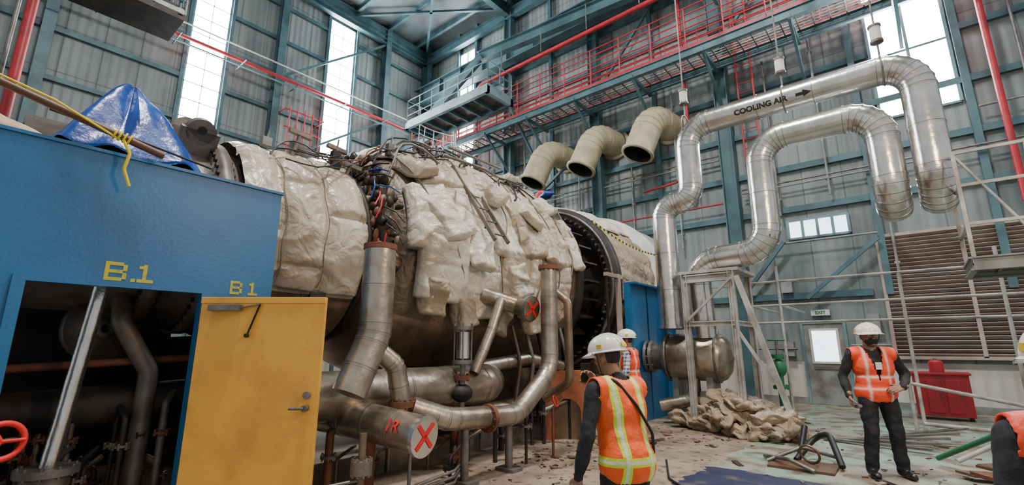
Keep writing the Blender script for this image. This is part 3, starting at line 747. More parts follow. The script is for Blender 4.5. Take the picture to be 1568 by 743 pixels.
b.cyl(c+V((0,0,1.33)),c+V((0,0,1.38)),.14,'steel',n=20); b.cyl(c+V((0,0,1.78)),c+V((0,0,1.83)),.14,'steel',n=20); b.cyl(c+V((0,0,1.4)),c+V((0,0,1.75)),.09,'silver',n=20)
for i in range(4):
    a=PI/4+i*PI/2; p=c+V((.115*math.cos(a),.115*math.sin(a),0)); b.cyl(p+V((0,0,1.3)),p+V((0,0,1.87)),.013,'steel',n=8)
b.cyl(c+V((0,0,.6)),c+V((0,0,1.33)),.04,'steel',n=12); b.flange(c+V((0,0,1.15)),(0,0,1),.1,'rust',bolts=6); b.ell(c+V((0,0,.95)),(.13,.16,.12),'dark')
b.cyl(c,c+V((0,0,.6)),.05,'rust',n=8)
b.build('valve_actuator')
b=MB(); rnd=random.Random(5)
for k in range(26):
    y=2.9+k*.21; x=-4.25-rnd.random()*1.2; z=.15+rnd.random()*.7
    if y>6.6: x-=.5
    b.sweep([(x,y,0),(x,y,z),(x+rnd.uniform(-.3,.3),y+rnd.uniform(.3,.9),z+rnd.uniform(-.05,.2))],rnd.choice([.02,.03,.045]),rnd.choice(['rust','steel','dark','casing','dark']),n=8,bend=.06)
    if k%2==0: b.flange((x,y,z*.6),(0,0,1),.085,rnd.choice(['rust','steel','dark']),t=.015,bolts=6)
    if k%5==0: b.torus((x+.05,y,z+.1),(1,.3,.4),.08,.012,'redspray' if k%2 else 'dark',n=16,k=6)
for k in range(3):
    b.sweep([(-4.0,2.8+k*.2,.1+.05*k),(-4.1,3.9,.1+.06*k),(-4.6,4.6,.2)],.016,'steel',n=6)
b.sweep([(-5.6,3.2,1.0),(-5.2,6.6,1.35),(-5.2,7.6,1.2)],.11,'silver_d',n=14,bend=.3,seam=.5)
b.sweep([(-5.6,4.9,.5),(-5.3,7.6,.6)],.14,'casing',n=14,seam=.6)
for k in range(5): b.sweep([(-5.2,6.2+k*.35,1.9),(-5.1,6.3+k*.35,1.3),(-5.2,6.2+k*.35,.3)],.03+.01*(k%3),('casing','steel','dark')[k%3],n=10,bend=.2)
b.build('small_bore_pipework')
b=MB(); c=V((-4.15,2.75,0)); b.cyl(c,c+V((0,0,.75)),.035,'casing',n=10); b.flange(c+V((0,0,.42)),(0,0,1),.10,'lugsteel'); b.flange(c+V((0,0,.48)),(0,0,1),.10,'lugsteel')
b.box(c+V((-.12,-.12,0)),c+V((.12,.12,.04)),'steel')
for z in(.25,.34): b.sweep([c+V((0,0,z)),c+V((-.15,-.35,z-.03))],.015,'steel',n=8)
b.build('pipe_stanchion')
b=MB()
o=V((-4.82,7.25,0)); dd=V((.85,.52,0)).normalized(); nn=V((dd.y,-dd.x,0)); w,hh,r=.40,1.12,.23
def pt(q,s): return o+dd*q[0]+V((0,0,q[1]))+nn*s
arc=[(-r,0)]+[(r*math.cos(a),.45+r*math.sin(a)) for a in [PI-PI*k/12 for k in range(13)]]+[(r,0)]
ring=[(-w,0),(-w,hh*.4),(-w,hh*.85)]+[(-w*.75,hh*.97)]+[(-w*.5,hh)]+[(w*x,hh*(1.02+.01*x)) for x in(-.3,-.1,.1,.3,.5,.8)]+[(w,hh*1.05),(w,hh*.8),(w,hh*.4),(w,0)]
for s,fl in((.1,0),(-.1,1)):
    vs=[pt(q,s) for q in ring]+[pt(q,s) for q in arc]
    fs=[(i,i+1,15+i+1,15+i) for i in range(14)]
    b.add(vs,[f[::-1] for f in fs] if fl else fs,'oxide')
for L in(ring,arc):
    vs=[pt(q,.1) for q in L]+[pt(q,-.1) for q in L]; b.add(vs,[(i,i+1,15+i+1,15+i) for i in range(14)],'oxide')
b.obox(o+nn*-.06+V((0,0,.34)),dd*.23,nn*.02,V((0,0,.34)),'casing')
b.build('red_oxide_support_saddle')
b=MB(); b.box((-4.72,9.5,0),(-4.66,11.4,2.9),'blue'); b.box((-4.66,10.4,0),(-4.64,10.44,2.9),'blue'); b.box((-4.75,9.46,0),(-4.62,9.53,2.93),'blue'); b.box((-4.72,11.34,0),(-4.4,11.4,2.9),'blue')
b.box((-4.72,9.5,2.9),(-4.5,11.4,2.94),'blue')
b.build('blue_access_panel')

# ------------------------------------------------------------------ cooling air pipes
PY=10.0
b=MB()
b.sweep([(-3.95,PY,1.95),(-3.95,PY,4.66),(-3.3,PY,4.66),(-3.3,PY,6.35),(.62,PY,6.35),(.62,PY,4.1),(.62,PY+.45,3.95)],.25,'silver',n=36,bend=.5,k=7,seam=1.0)
b.cyl((-3.95,PY,1.93),(-3.95,PY,1.97),.28,'silver',n=36); b.cyl((-3.95,PY,1.915),(-3.95,PY,1.935),.25,'casing',n=36)
def maph(x,y):
    th=-.42+y/.258; return (-1.75+x,PY-.258*math.cos(th),6.35+.258*math.sin(th))
add_text(b,'COOLING AIR',.15,M['black'],maph)
def arrow(b,c,u,v,k=1):
    c=V(c);u=V(u);v=V(v); b.add([c+v*.03,c-v*.03,c+u*.12-v*.03,c+u*.12-v*.07,c+u*.26,c+u*.12+v*.07,c+u*.12+v*.03],[(0,1,2,6),(3,4,5)],'black')
arrow(b,(-1.12,PY-.245,6.25),(1,0,0),(0,-.42,.9))
b.build('cooling_air_pipe')
b=MB()
b.sweep([(-3.35,PY+.2,1.75),(-3.35,PY+.05,3.32),(-1.92,PY-.05,3.36),(-1.92,PY,5.62),(0.03,PY,5.62),(.03,PY,4.05),(.03,PY+.4,3.9)],.25,'silver',n=36,bend=.5,k=7,seam=1.0)
def mv(x,y):
    th=.25-y/.258; return (-1.92+.258*math.sin(th),PY-.258*math.cos(th),4.45+x)
add_text(b,'COOLING AIR',.15,M['black'],mv)
arrow(b,(-1.86,PY-.262,3.58),(0,0,1),(1,.2,0))
b.build('cooling_air_pipe')
for (x,y,z,zt) in((-3.3,PY,6.62,12.),(-1.35,PY,6.6,12.),(.2,PY,6.6,12.)):
    b=MB(); b.cyl((x,y,z),(x,y,zt),.016,'steel',n=8); b.cyl((x,y,z+.35),(x,y,z+.62),.085,'white',n=16); b.cyl((x,y,z+.62),(x,y,z+.66),.1,'steel',n=16); b.cyl((x,y,z+.31),(x,y,z+.35),.1,'steel',n=16)
    b.torus((x,y,z-.25),(1,0,0),.268,.014,'steel'); b.build('pipe_spring_hanger')
b=MB()
for x in(-3.3,-1.35,.2): b.beam((x,9.8,12.05),(x,13.9,12.05),.1,.16,'teal')
b.build('hanger_outrigger_beams')
b=MB()
b.lathe([(-.95,.0),(-.95,.2),(-.8,.28),(-.62,.3),(-.6,.42),(-.5,.47),(.5,.5),(.62,.44),(.72,.3),(.78,0)],(-3.65,10.35,1.35),(1,.12,0),'silver_d',n=40)
for t in(-.5,0,.48): b.lathe([(t-.02,.49),(t-.02,.52),(t+.02,.52),(t+.02,.49)],(-3.65,10.35,1.35),(1,.12,0),'steel',n=40)
b.flange((-4.5,10.22,1.35),(1,.12,0),.34,'steel'); b.flange((-4.6,10.2,1.35),(1,.12,0),.34,'steel')
for x in(-4.0,-3.3): b.box((x-.06,10.1,0),(x+.06,10.6,1.0),'greypaint')
b.sweep([(-3.65,10.2,.92),(-3.65,10.2,.5),(-4.3,10.0,.35)],.13,'silver_d',n=18,bend=.25,seam=.4)
b.build('lagged_vessel')
b=MB(); X=.12; lp='lightpaint'
b.box((-3.70+X,9.6,3.0),(-2.55+X,10.9,3.06),lp)
for x in(-3.6,-2.7):
    for y in(9.65,10.85): b.beam((x+X,y,0),(x+X,y,3.0),.11,.11,lp,'I',.015)
b.beam((-3.6+X,9.65,2.9),(-2.7+X,9.65,2.9),.1,.16,lp); b.beam((-3.6+X,9.65,2.0),(-2.7+X,9.65,2.0),.08,.1,lp)
b.beam((-2.62+X,9.7,2.9),(-1.85+X,9.7,.0),.09,.09,lp,'b'); b.beam((-2.7+X,9.68,1.9),(-2.15+X,9.68,.9),.05,.05,lp,'b')
b.beam((-2.7+X,9.65,2.0),(-2.7+X,10.85,2.0),.08,.1,lp)
b.beam((-3.6+X,9.6,2.05),(-2.7+X,9.6,2.85),.045,.045,lp,'b')
b.build('steel_pipe_stand')
b=MB()
for z in(3.05,2.5,2.1): b.cyl((-3.0,12.4,z),(3.6,12.4,z),.026,lp,n=10)
for x in(-2.9,-2.3,-.1,1.35,2.6): b.cyl((x,12.4,0),(x,12.4,3.4 if x in(-2.3,1.35) else 3.05),.032,lp,n=10)
for x in(-2.9,-2.3): b.cyl((x,12.4,2.5),(x,15.5,2.5),.03,lp,n=8)
b.build('tubular_handrail')
b=MB(); z=2.75
b.box((.8,9.6,z),(3.4,10.9,z+.06),'steel'); b.beam((.8,9.6,z),(3.4,9.6,z),.08,.2,'greypaint'); b.beam((.8,9.6,z),(.8,10.9,z),.08,.2,'greypaint')
b.beam((.8,10.9,z),(3.4,10.9,z),.08,.2,'greypaint')
for (x,y) in((.82,9.62),(.82,10.88),(1.6,9.62),(2.4,9.62)): b.beam((x,y,z),(x,y,z+1.75),.05,.05,lp,'b')
for k in(.6,1.2,1.72):
    b.beam((.82,9.62,z+k),(3.4,9.62,z+k),.045,.045,lp,'b'); b.beam((.82,9.62,z+k),(.82,10.88,z+k),.045,.045,lp,'b')
b.sweep([(.82,9.62,z+1.7),(1.6,9.62,z+.1)],.02,lp,n=8)
for (x,y) in((3.3,9.7),(3.3,10.8),(1.6,10.85)): b.beam((x,y,0),(x,y,z),.12,.12,'greypaint')
for i in range(8): b.beam((.8+i*.35,9.6,z+.02),(.8+i*.35,10.9,z+.02),.03,.1,'steel','b')
b.build('raised_inspection_platform')
b=MB(); b.box((-.2,14.3,.08),(.75,14.9,.95),'red'); b.box((-.24,14.26,.95),(.79,14.94,1.0),'red')
for x in(-.15,.65): b.box((x,14.35,0),(x+.06,14.85,.08),'dark')
for x in(.0,.32): b.box((x+.02,14.28,.15),(x+.28,14.3,.85),'red'); b.box((x+.24,14.26,.45),(x+.26,14.28,.6),'steel')
b.cyl((.25,14.5,1.0),(.25,14.5,1.22),.13,'red',n=20); b.ell((.25,14.5,1.22),(.13,.13,.05),'red'); b.cyl((.25,14.5,1.25),(.25,14.5,1.30),.04,'steel',n=10)
b.build('red_tool_cabinet',bevel=.008)
b=MB(); b.box((1.75,14.5,.1),(2.6,15.1,1.2),'greypaint'); b.box((1.70,14.46,1.2),(2.65,15.14,1.26),'lightpaint'); b.box((1.8,14.48,.2),(2.15,14.5,1.1),'lightpaint'); b.box((2.2,14.48,.2),(2.55,14.5,1.1),'lightpaint')
for x in(1.8,2.45): b.box((x,14.55,0),(x+.08,15.05,.1),'dark')
b.build('equipment_locker',bevel=.008)
b=MB()
for p,q,m,r in(((.0,8.85,.1),(1.1,7.6,.95),'green',.032),((.2,9.1,.05),(1.3,9.4,.7),lp,.03),((-.2,10.8,.95),(1.6,11.2,.55),lp,.03),((-.1,10.8,.3),(1.6,11.2,.2),lp,.03),((-.2,10.8,0),(-.2,10.8,.97),lp,.03),((1.5,11.2,0),(1.5,11.2,.7),lp,.03),((1.1,7.6,0),(1.1,7.6,1.0),'greypaint',.03),((1.3,9.4,0),(1.3,9.4,.75),'greypaint',.03)):
    b.cyl(p,q,r,m,n=10)
b.build('low_barrier_rails')
b=MB(); c=V((-2.4,12.0,0)); 
b.cyl(c,c+V((0,0,1.0)),.07,'green',n=12); b.flange(c+V((0,0,.7)),(0,0,1),.16,'green'); b.ell(c+V((0,0,1.1)),(.15,.15,.2),'green'); b.flange(c+V((0,0,1.35)),(0,0,1),.13,'green'); b.cyl(c+V((0,0,1.35)),c+V((0,0,1.7)),.03,'steel',n=8); b.torus(c+V((0,0,1.7)),(0,0,1),.16,.018,'green')
b.build('green_gate_valve')
b=MB(); rnd=random.Random(9)
for k in range(24):
    lay=0 if k<12 else (1 if k<20 else 2)
    sp=(1.1,.65,.3)[lay]; a=k*2.4+rnd.random()*.5; sp*=rnd.uniform(.5,1.05)
    cx=-2.6+math.cos(a)*sp*.9; cy=9.8+math.sin(a)*sp*.5; cz=(.11,.30,.48)[lay]
    w_,l_=rnd.uniform(.20,.36),rnd.uniform(.28,.55); yaw=rnd.uniform(-1.2,1.2); tp=rnd.uniform(-.35,.35)
    def blob(u,v,cx=cx,cy=cy,cz=cz,w_=w_,l_=l_,yaw=yaw,tp=tp,sd=k*5.1):
        ph=PI*v-PI/2; a=2*PI*u
        px=abs(math.cos(ph))**.6*math.cos(a); py=abs(math.cos(ph))**.6*math.sin(a); pz=math.sin(ph)
        cr=crease(V((px*1.8+sd,py*1.8,pz*1.2)))
        s=1+.55*noise.noise(V((px*1.5+sd,py*1.5,pz)))-.22*cr
        x=px*l_*s; y=py*w_*s; z=pz*.12*(s+.2)+.11*noise.noise(V((px*2.2,py*2.2,sd)))+tp*x
        c_,s_=math.cos(yaw),math.sin(yaw)
        return V((cx+x*c_-y*s_,cy+x*s_+y*c_,max(cz+z,.0)))
    b.grid(blob,44,26,('insul_t','insul_d','insul_t','insul3','insul_t')[k%5])
b.build('insulation_blanket_pile')
b=MB()
for k in range(5):
    p=V((-1.45+.12*k,10.0+.1*k,.03)); b.beam(p,p+V((1.4,-.3+.2*k,.04+.05*k)),.1,.03,'steel','b')
b.build('scrap_metal_strips')
b=MB()
b.sweep([(-1.5,7.9,.03),(-1.3,8.3,.30),(-1.1,8.1,.38),(-.95,7.7,.05)],.04,'black',n=10,bend=.15,k=8)
b.sweep([(-1.8,7.6,.03),(-1.4,7.8,.22),(-1.0,8.0,.1)],.025,'steel',n=8,bend=.1)
b.sweep([(-1.9,7.9,.03),(-1.5,7.4,.12),(-1.2,7.3,.03)],.025,'steel',n=8,bend=.1)
b.torus((-1.3,7.7,.16),(.3,1,.4),.12,.016,'casing')
b.box((-1.75,7.35,0),(-1.0,7.95,.03),'wood'); b.cyl((-1.5,8.2,.05),(-1.45,8.5,.4),.04,'black',n=10)
b.build('hose_and_fitting_scrap')
b=MB()
b.sweep([(-1.35,4.6,.015),(-1.75,5.0,.015),(-2.1,5.7,.015),(-1.8,6.1,.015),(-1.5,5.8,.015),(-1.9,5.3,.02),(-2.5,5.9,.015),(-2.9,6.8,.015)],.014,'black',n=8,bend=.25)
b.build('black_cable')
b=MB(); rnd=random.Random(21)
for k in range(520):
    if k<240: x=rnd.uniform(-4.7,-3.4); y=rnd.uniform(3.2,8.5)
    elif k<430: x=rnd.uniform(-2.6,1.8); y=rnd.uniform(6.8,12)
    else: x=rnd.uniform(-4.6,-2.6); y=rnd.uniform(8,9.6)
    s=rnd.uniform(.006,.022) if k%12 else rnd.uniform(.03,.07)
    th=rnd.random()*PI; X=V((math.cos(th),math.sin(th),rnd.uniform(-.2,.2)))*s*rnd.uniform(.8,2.2); Y=V((-math.sin(th),math.cos(th),0))*s*.7
    b.obox((x,y,s*.15+.003),X,Y,V((0,0,min(s*.3,.008))),rnd.choice(['concrete','insul_d','dark','casing','insul3','rust']))
b.build('rubble_debris')
b=MB(); rnd=random.Random(22)
for k in range(14):
    p=V((.2+rnd.random()*1.0,6.9+rnd.random()*1.4,.05)); b.obox(p+V((0,0,.03*k*.4)),V((rnd.uniform(.15,.35),.1,0)),V((-.08,rnd.uniform(.05,.12),0)),V((0,0,.015)),rnd.choice(['rust','wood','casing']))
b.build('scrap_timber_heap')

# ------------------------------------------------------------------ people
CL={}
CL['skin']=mat('skin_brown',(.30,.15,.09),.5,bump=.03,bscale=60)
CL['hair']=mat('black_hair',(.015,.012,.01),.6)
CL['blackcloth']=mat('black_cloth',(.010,.011,.013),.8,c2=(.022,.022,.026),scale=6,bump=.25,bscale=14)
CL['boot']=mat('black_leather_boot',(.012,.011,.01),.35)
CL['navy']=mat('navy_trousers',(.02,.03,.06),.8,c2=(.03,.045,.08),scale=6,bump=.25,bscale=14)
CL['helmet']=mat('white_hard_hat_plastic',(.82,.80,.74),.25,coat=.4)
CL['eye']=mat('eye_white',(.7,.68,.64),.3)
CL['mask']=mat('black_face_mask',(.02,.02,.022),.7)
CL['sticker']=mat('yellow_sticker',(.75,.5,.03),.5)
def check():
    m,nt,b=newmat('checked_shirt_cloth'); tc=nt.nodes.new('ShaderNodeTexCoord').outputs['Object']
    sp=nt.nodes.new('ShaderNodeSeparateXYZ'); nt.links.new(tc,sp.inputs[0])
    fx=mth(nt,'LESS_THAN',mth(nt,'FRACT',mth(nt,'MULTIPLY',mth(nt,'ADD',sp.outputs[0],sp.outputs[1]),18)),.4)
    fz=mth(nt,'LESS_THAN',mth(nt,'FRACT',mth(nt,'MULTIPLY',sp.outputs[2],18)),.4)
    f=mth(nt,'MULTIPLY',mth(nt,'ADD',fx,fz),.5)
    nt.links.new(mixc(nt,f,(.6,.62,.66),(.04,.05,.10)),b.inputs['Base Color']); b.inputs['Roughness'].default_value=.8; return m
CL['check']=check()
def vestmat(name,stripe,edge,hz=(1.0,1.16),we=.036,wn=.017,wx=.095,base=((1.0,.13,.015),(.85,.085,.01))):
    m,nt,b=newmat(name); tc=nt.nodes.new('ShaderNodeTexCoord').outputs['Object']
    sp=nt.nodes.new('ShaderNodeSeparateXYZ'); nt.links.new(tc,sp.inputs[0])
    x,z=sp.outputs[0],sp.outputs[2]; ax=mth(nt,'ABSOLUTE',x)
    def band(v,c,w): return mth(nt,'LESS_THAN',mth(nt,'ABSOLUTE',mth(nt,'SUBTRACT',v,c)),w)
    col=mixc(nt,ramp(nt,nz(nt,tc,5,4),.4,.7),*base)
    wide=mth(nt,'MAXIMUM',band(ax,wx,we),band(z,hz[0],we)); nar=mth(nt,'MAXIMUM',band(ax,wx,wn),band(z,hz[0],wn))
    if len(hz)>1:
        wide=mth(nt,'MAXIMUM',wide,band(z,hz[1],we)); nar=mth(nt,'MAXIMUM',nar,band(z,hz[1],wn))
    col=mixc(nt,wide,col,edge); col=mixc(nt,nar,col,stripe)
    nt.links.new(col,b.inputs['Base Color']); b.inputs['Roughness'].default_value=.55
    bp=nt.nodes.new('ShaderNodeBump'); bp.inputs['Strength'].default_value=.6; bp.inputs['Distance'].default_value=.05
    nt.links.new(nz(nt,tc,7,4),bp.inputs['Height']); nt.links.new(bp.outputs[0],b.inputs['Normal'])
    return m
CL['vest_lime']=vestmat('orange_vest_lime_stripes',(.72,.72,.60),(.60,.78,.04),(.98,),.028,.010)
CL['vest_pink']=vestmat('orange_vest_coral_stripes',(.80,.55,.48),(1.0,.22,.15),(1.0,1.14),.020,.009,.10,((1.0,.085,.025),(.85,.06,.02)))

class Parts:
    def __init__(s): s.c=[];s.e=[]
    def cap(s,p0,r0,p1,r1,tag): s.c.append((V(p0),r0,V(p1),r1,tag))
    def ell(s,c,r,tag,R=None): s.e.append((V(c),r,tag,R))
    def mb(s,inf=0):
        b=MB()
        for p0,r0,p1,r1,t in s.c:
            r0+=inf;r1+=inf; L=(p1-p0).length; pr=[]
            if L<1e-5: continue
            for k in range(6): a=-PI/2+PI/2*k/5; pr.append((r0*math.sin(a),max(r0*math.cos(a),1e-4)))
            for k in range(6): a=PI/2*k/5; pr.append((L+r1*math.sin(a),max(r1*math.cos(a),1e-4)))
            b.lathe(pr,p0,p1-p0,'black',n=14,cap=True)
        for c,r,t,R in s.e: b.ell(c,[q+inf for q in r],'black',n=20,R=R)
        return b
    def tags(s,P):
        names=[];D=[]
        for p0,r0,p1,r1,t in s.c:
            a=np.array(p0);d=np.array(p1)-a;q=P-a;tt=np.clip(q@d/(d@d+1e-12),0,1)
            D.append(np.linalg.norm(q-tt[:,None]*d,axis=1)-(r0+tt*(r1-r0)));names.append(t)
        for c,r,t,R in s.e:
            q=P-np.array(c)
            if R: q=q@np.array(R)
            r=np.array(r);D.append((np.linalg.norm(q/r,axis=1)-1)*r.min());names.append(t)
        return [names[i] for i in np.argmin(np.array(D),axis=0)]
def remesh(mb,vox,it,name):
    ob=bpy.data.objects.new(name,mb.mesh(name)); bpy.context.collection.objects.link(ob)
    r=ob.modifiers.new('r','REMESH'); r.mode='VOXEL'; r.voxel_size=vox
    s=ob.modifiers.new('s','SMOOTH'); s.factor=.5; s.iterations=it
    dg=bpy.context.evaluated_depsgraph_get(); me=bpy.data.meshes.new_from_object(ob.evaluated_get(dg)); bpy.data.objects.remove(ob)
    me.materials.clear(); me.name=name; return me
def tagged(parts,vox,it,name,matof,parent,fold=0,rule=None):
    me=remesh(parts.mb(),vox,it,name)
    n=len(me.vertices); co=np.empty(n*3); me.vertices.foreach_get('co',co); co=co.reshape(-1,3)
    nf=len(me.polygons); fc=np.empty(nf*3); me.polygons.foreach_get('center',fc); fc=fc.reshape(-1,3)
    tg=parts.tags(fc)
    if rule: tg=[rule(t,p) for t,p in zip(tg,fc)]
    us=sorted(set(tg)); 
    for u in us: me.materials.append(CL[matof.get(u,u)])
    me.polygons.foreach_set('material_index',[us.index(t) for t in tg]); me.polygons.foreach_set('use_smooth',[True]*nf)
    if fold:
        no=np.empty(n*3); me.vertices.foreach_get('normal',no); no=no.reshape(-1,3)
        vt=parts.tags(co)
        for i in range(n):
            if vt[i] in('skin','hair'): continue
            p=V(co[i]); d=fold*(noise.noise(V((p.x*9,p.y*9,p.z*13)))+.4*noise.noise(p*26)); co[i]+=no[i]*d
        me.vertices.foreach_set('co',co.ravel())
    me.update(); ob=bpy.data.objects.new(name,me); bpy.context.collection.objects.link(ob); ob.parent=parent; return ob
def hand(parts,w,d,n,s,curl=.5,sc=1.,thumbc=.3):
    w=V(w);d=V(d).normalized();n=V(n);n=(n-d*n.dot(d)).normalized();s=V(s);s=(s-d*s.dot(d)-n*s.dot(n)).normalized()
    K=[(.033,.088,(.042,.026,.021)),(.011,.093,(.046,.030,.023)),(-.011,.089,(.042,.027,.022)),(-.031,.079,(.033,.020,.019))]
    parts.cap(w-d*.04,.026*sc,w+d*.01,.024*sc,'skin')
    for (o,l,ls) in K:
        k=w+(d*l+s*o)*sc; parts.cap(w+d*.015*sc+s*o*.55*sc,.017*sc,k,.0125*sc,'skin')
        p=k;a=curl*.7
        for i,q in enumerate(ls):
            dr=(d*math.cos(a)+n*math.sin(a)+s*o*.8*(1-curl)).normalized(); e=p+dr*q*sc
            parts.cap(p,(.0098-.0008*i)*sc,e,(.0092-.0011*i)*sc,'skin'); p=e;a+=curl*1.05
    parts.cap(w+(d*.03+s*.01)*sc,.018*sc,w+(d*.065-s*.012)*sc,.014*sc,'skin')
    p=w+(d*.028+s*.028)*sc; a0=(d*.62+s*.75+n*.25).normalized()
    for i,q in enumerate((.042,.032,.026)):
        e=p+a0*q*sc; parts.cap(p,(.0145-.002*i)*sc,e,(.0125-.0018*i)*sc,'skin'); p=e; a0=(a0+d*.35+n*thumbc).normalized()
def person(loc,head_deg,h,J,cl,vest,hand_spec,head_yaw=0,head_pitch=0,mask=False,props=None,bulk=1.0):
    root=bpy.data.objects.new('construction_worker',None); bpy.context.collection.objects.link(root)
    root.location=loc; root.rotation_euler=(0,0,math.radians(head_deg)); k_=h/1.75; root.scale=(k_*bulk,k_*bulk,k_)
    P=Parts(); T=J.get('lean',V((0,0,0)))
    def up(z): return V((T.x*(z-.95),T.y*(z-.95),0))
    P.ell((0,-.01,.95),(.172,.125,.13),'legs')
    P.ell(V((0,0,1.08))+up(1.08),(.16,.118,.16),'top')
    P.ell(V((0,0,1.26))+up(1.26),(.182,.125,.19),'top')
    P.ell(V((0,-.01,1.38))+up(1.38),(.165,.105,.09),'top')
    nk=V((0,0,1.44))+up(1.44); hd=J['head']
    P.cap(nk,.064,hd+V((0,-.015,-.05)),.058,'skin'); P.cap(nk+V((0,-.005,-.02)),.082,nk+V((0,-.005,.015)),.070,'top')
    for s,k in((-1,'l'),(1,'r')):
        sh=J['sh_'+k];el=J['el_'+k];wr=J['wr_'+k]
        P.cap(V((s*.06,-.01,1.42))+up(1.42),.062,sh,.066,'top')
        P.cap(sh,.067,sh.lerp(el,.5),.058,'top');P.cap(sh.lerp(el,.5),.058,el,.049,'top')
        P.cap(el,.050,el.lerp(wr,.4),.048,'top');P.cap(el.lerp(wr,.4),.048,wr,.036,'top')
        hp=J.get('hp_'+k,V((s*.092,0,.92)));kn=J['kn_'+k];an=J['an_'+k]
        P.cap(hp,.100,hp.lerp(kn,.45),.088,'legs');P.cap(hp.lerp(kn,.45),.088,kn,.072,'legs')
        P.cap(kn,.071,kn.lerp(an,.35)+V((0,-.012,0)),.070,'legs');P.cap(kn.lerp(an,.35)+V((0,-.012,0)),.070,an,.062,'legs')
        P.cap(V((an.x,an.y-.03,.05)),.045,V((an.x+s*.02,an.y+.16,.04)),.040,'boot'); P.cap(an,.052,V((an.x,an.y-.02,.05)),.048,'boot')
    tagged(P,.013,5,'body',cl,root,fold=.010)
    H=Parts()
    for (k,d,n,s,c,tc) in hand_spec: hand(H,J['wr_'+k],d,n,s,c,1.0,tc)
    tagged(H,.0045,2,'hands',{},root)
    Vp=Parts(); 
    for e in P.e[1:]: Vp.e.append(e)
    Vp.ell((0,-.01,.97),(.18,.13,.15),'top')
    Vp.cap(V((-.06,-.01,1.42))+up(1.42),.060,J['sh_l'],.060,'top'); Vp.cap(V((.06,-.01,1.42))+up(1.42),.060,J['sh_r'],.060,'top')
    me=remesh(Vp.mb(.020),.014,6,'safety_vest')
    bm=bmesh.new(); bm.from_mesh(me); dele=[]
    for f in bm.faces:
        c=f.calc_center_median(); u=up(c.z); lx=c.x-u.x
        if c.z<.86 or abs(lx)>.215 or (c.z>1.40 and math.hypot(c.x-nk.x,c.y-nk.y)<.088): dele.append(f)
        elif c.y-u.y>.04 and c.z>1.1 and abs(lx)<(c.z-1.1)*.22: dele.append(f)
    bmesh.ops.delete(bm,geom=dele,context='FACES')
    for v in bm.verts:
        c=v.co; v.co=c+v.normal*(.010*noise.noise(V((c.x*8,c.y*8,c.z*5)))+ (.012 if c.z<1.0 else 0)*(1.0-c.z)*6)
    for f in bm.faces: f.smooth=True
    bm.to_mesh(me); bm.free(); me.materials.append(vest)
    vo=bpy.data.objects.new('safety_vest',me); bpy.context.collection.objects.link(vo); vo.parent=root
    so=vo.modifiers.new('s','SOLIDIFY'); so.thickness=.008; so.offset=1
    Hh=Parts()
    Hh.ell((0,-.01,.02),(.075,.094,.098),'skin'); Hh.ell((0,.022,-.055),(.056,.062,.058),'skin'); Hh.ell((0,.02,-.02),(.066,.07,.06),'skin')
    Hh.cap((0,.088,.012),.009,(0,.108,-.022),.013,'skin'); Hh.ell((0,.105,-.026),(.017,.012,.010),'skin')
    for s in(-1,1):
        Hh.ell((s*.078,-.008,-.01),(.009,.02,.033),'skin'); Hh.ell((s*.032,.077,.028),(.022,.012,.008),'skin'); Hh.ell((s*.038,.062,-.03),(.022,.02,.018),'skin')
    Hh.ell((0,.084,-.058),(.024,.010,.007),'skin'); Hh.ell((0,.082,-.070),(.020,.010,.007),'skin'); Hh.ell((0,.07,-.095),(.022,.017,.015),'skin')
    if mask: Hh.ell((0,.045,-.055),(.062,.062,.052),'mask')
    hr=bpy.data.objects.new('head',None); bpy.context.collection.objects.link(hr); hr.parent=root; hr.location=hd; hr.rotation_euler=(math.radians(head_pitch),0,math.radians(head_yaw))
    def rule(t,p):
        if t=='mask': return 'mask'
        if p[2]>.045 or (p[1]<-.03 and p[2]>-.045 and abs(p[0])<.080): return 'hair'
        return t
    tagged(Hh,.0055,2,'face',{},hr,rule=rule)
    b=MB()
    for s in(-1,1):
        b.ell((s*.031,.079,.008),(.013,.010,.009),CL['eye'],n=12); b.ell((s*.031,.0865,.008),(.006,.004,.006),CL['hair'],n=10)
    b.build('eyes',hr)
    b=MB()
    def hel(a,t,inn=1.):
        ph=t*PI/2; ca,sa=math.cos(a),math.sin(a)
        rx,ry,rz=.122,.148,.125
        r=math.cos(ph); z=math.sin(ph)**.9*rz
        return V((rx*r*ca*inn,ry*r*sa*inn-.005,z*inn+.045))
    b.grid(lambda u,v:hel(2*PI*u,v),49,14,CL['helmet'])
    def brim(u,v):
        a=2*PI*u; ext=.016+.052*max(0,math.sin(a))**2.5
        return V(((.120+ext*.8*v)*math.cos(a),(.146+ext*v)*math.sin(a)-.005,.047-.012*v-(.012*v if math.sin(a)>.3 else 0)))
    b.grid(brim,49,4,CL['helmet']); 
    b.grid(lambda u,v:brim(u,v)-V((0,0,.005)),49,4,CL['helmet'])
    for xx,w_ in((0,.014),(-.035,.007),(.035,.007)):
        b.sweep([V((xx,-.005+.150*math.cos(a)*math.sqrt(max(0,1-(xx/.122)**2)),.043+.127*math.sin(a)**.9*math.sqrt(max(0,1-(xx/.122)**2)))) for a in [PI*.06+PI*.88*k/14 for k in range(15)]],w_*.6,CL['helmet'],n=8)
    for s in(-1,1): b.obox(V((s*.119,-.02,.075)),V((.006,0,0)),V((0,.02,0)),V((0,0,.014)),CL['sticker'])
    b.obox(V((0,-.152,.075)),V((.03,0,0)),V((0,.004,0)),V((0,.004,.014)),CL['sticker'])
    for s in(-1,1): b.sweep([(s*.108,.02,.05),(s*.086,.03,-.03),(s*.04,.045,-.115),(0,.05,-.125)],.004,CL['hair'],n=6)
    b.build('hard_hat',hr)
    if props: props(root)
    return root
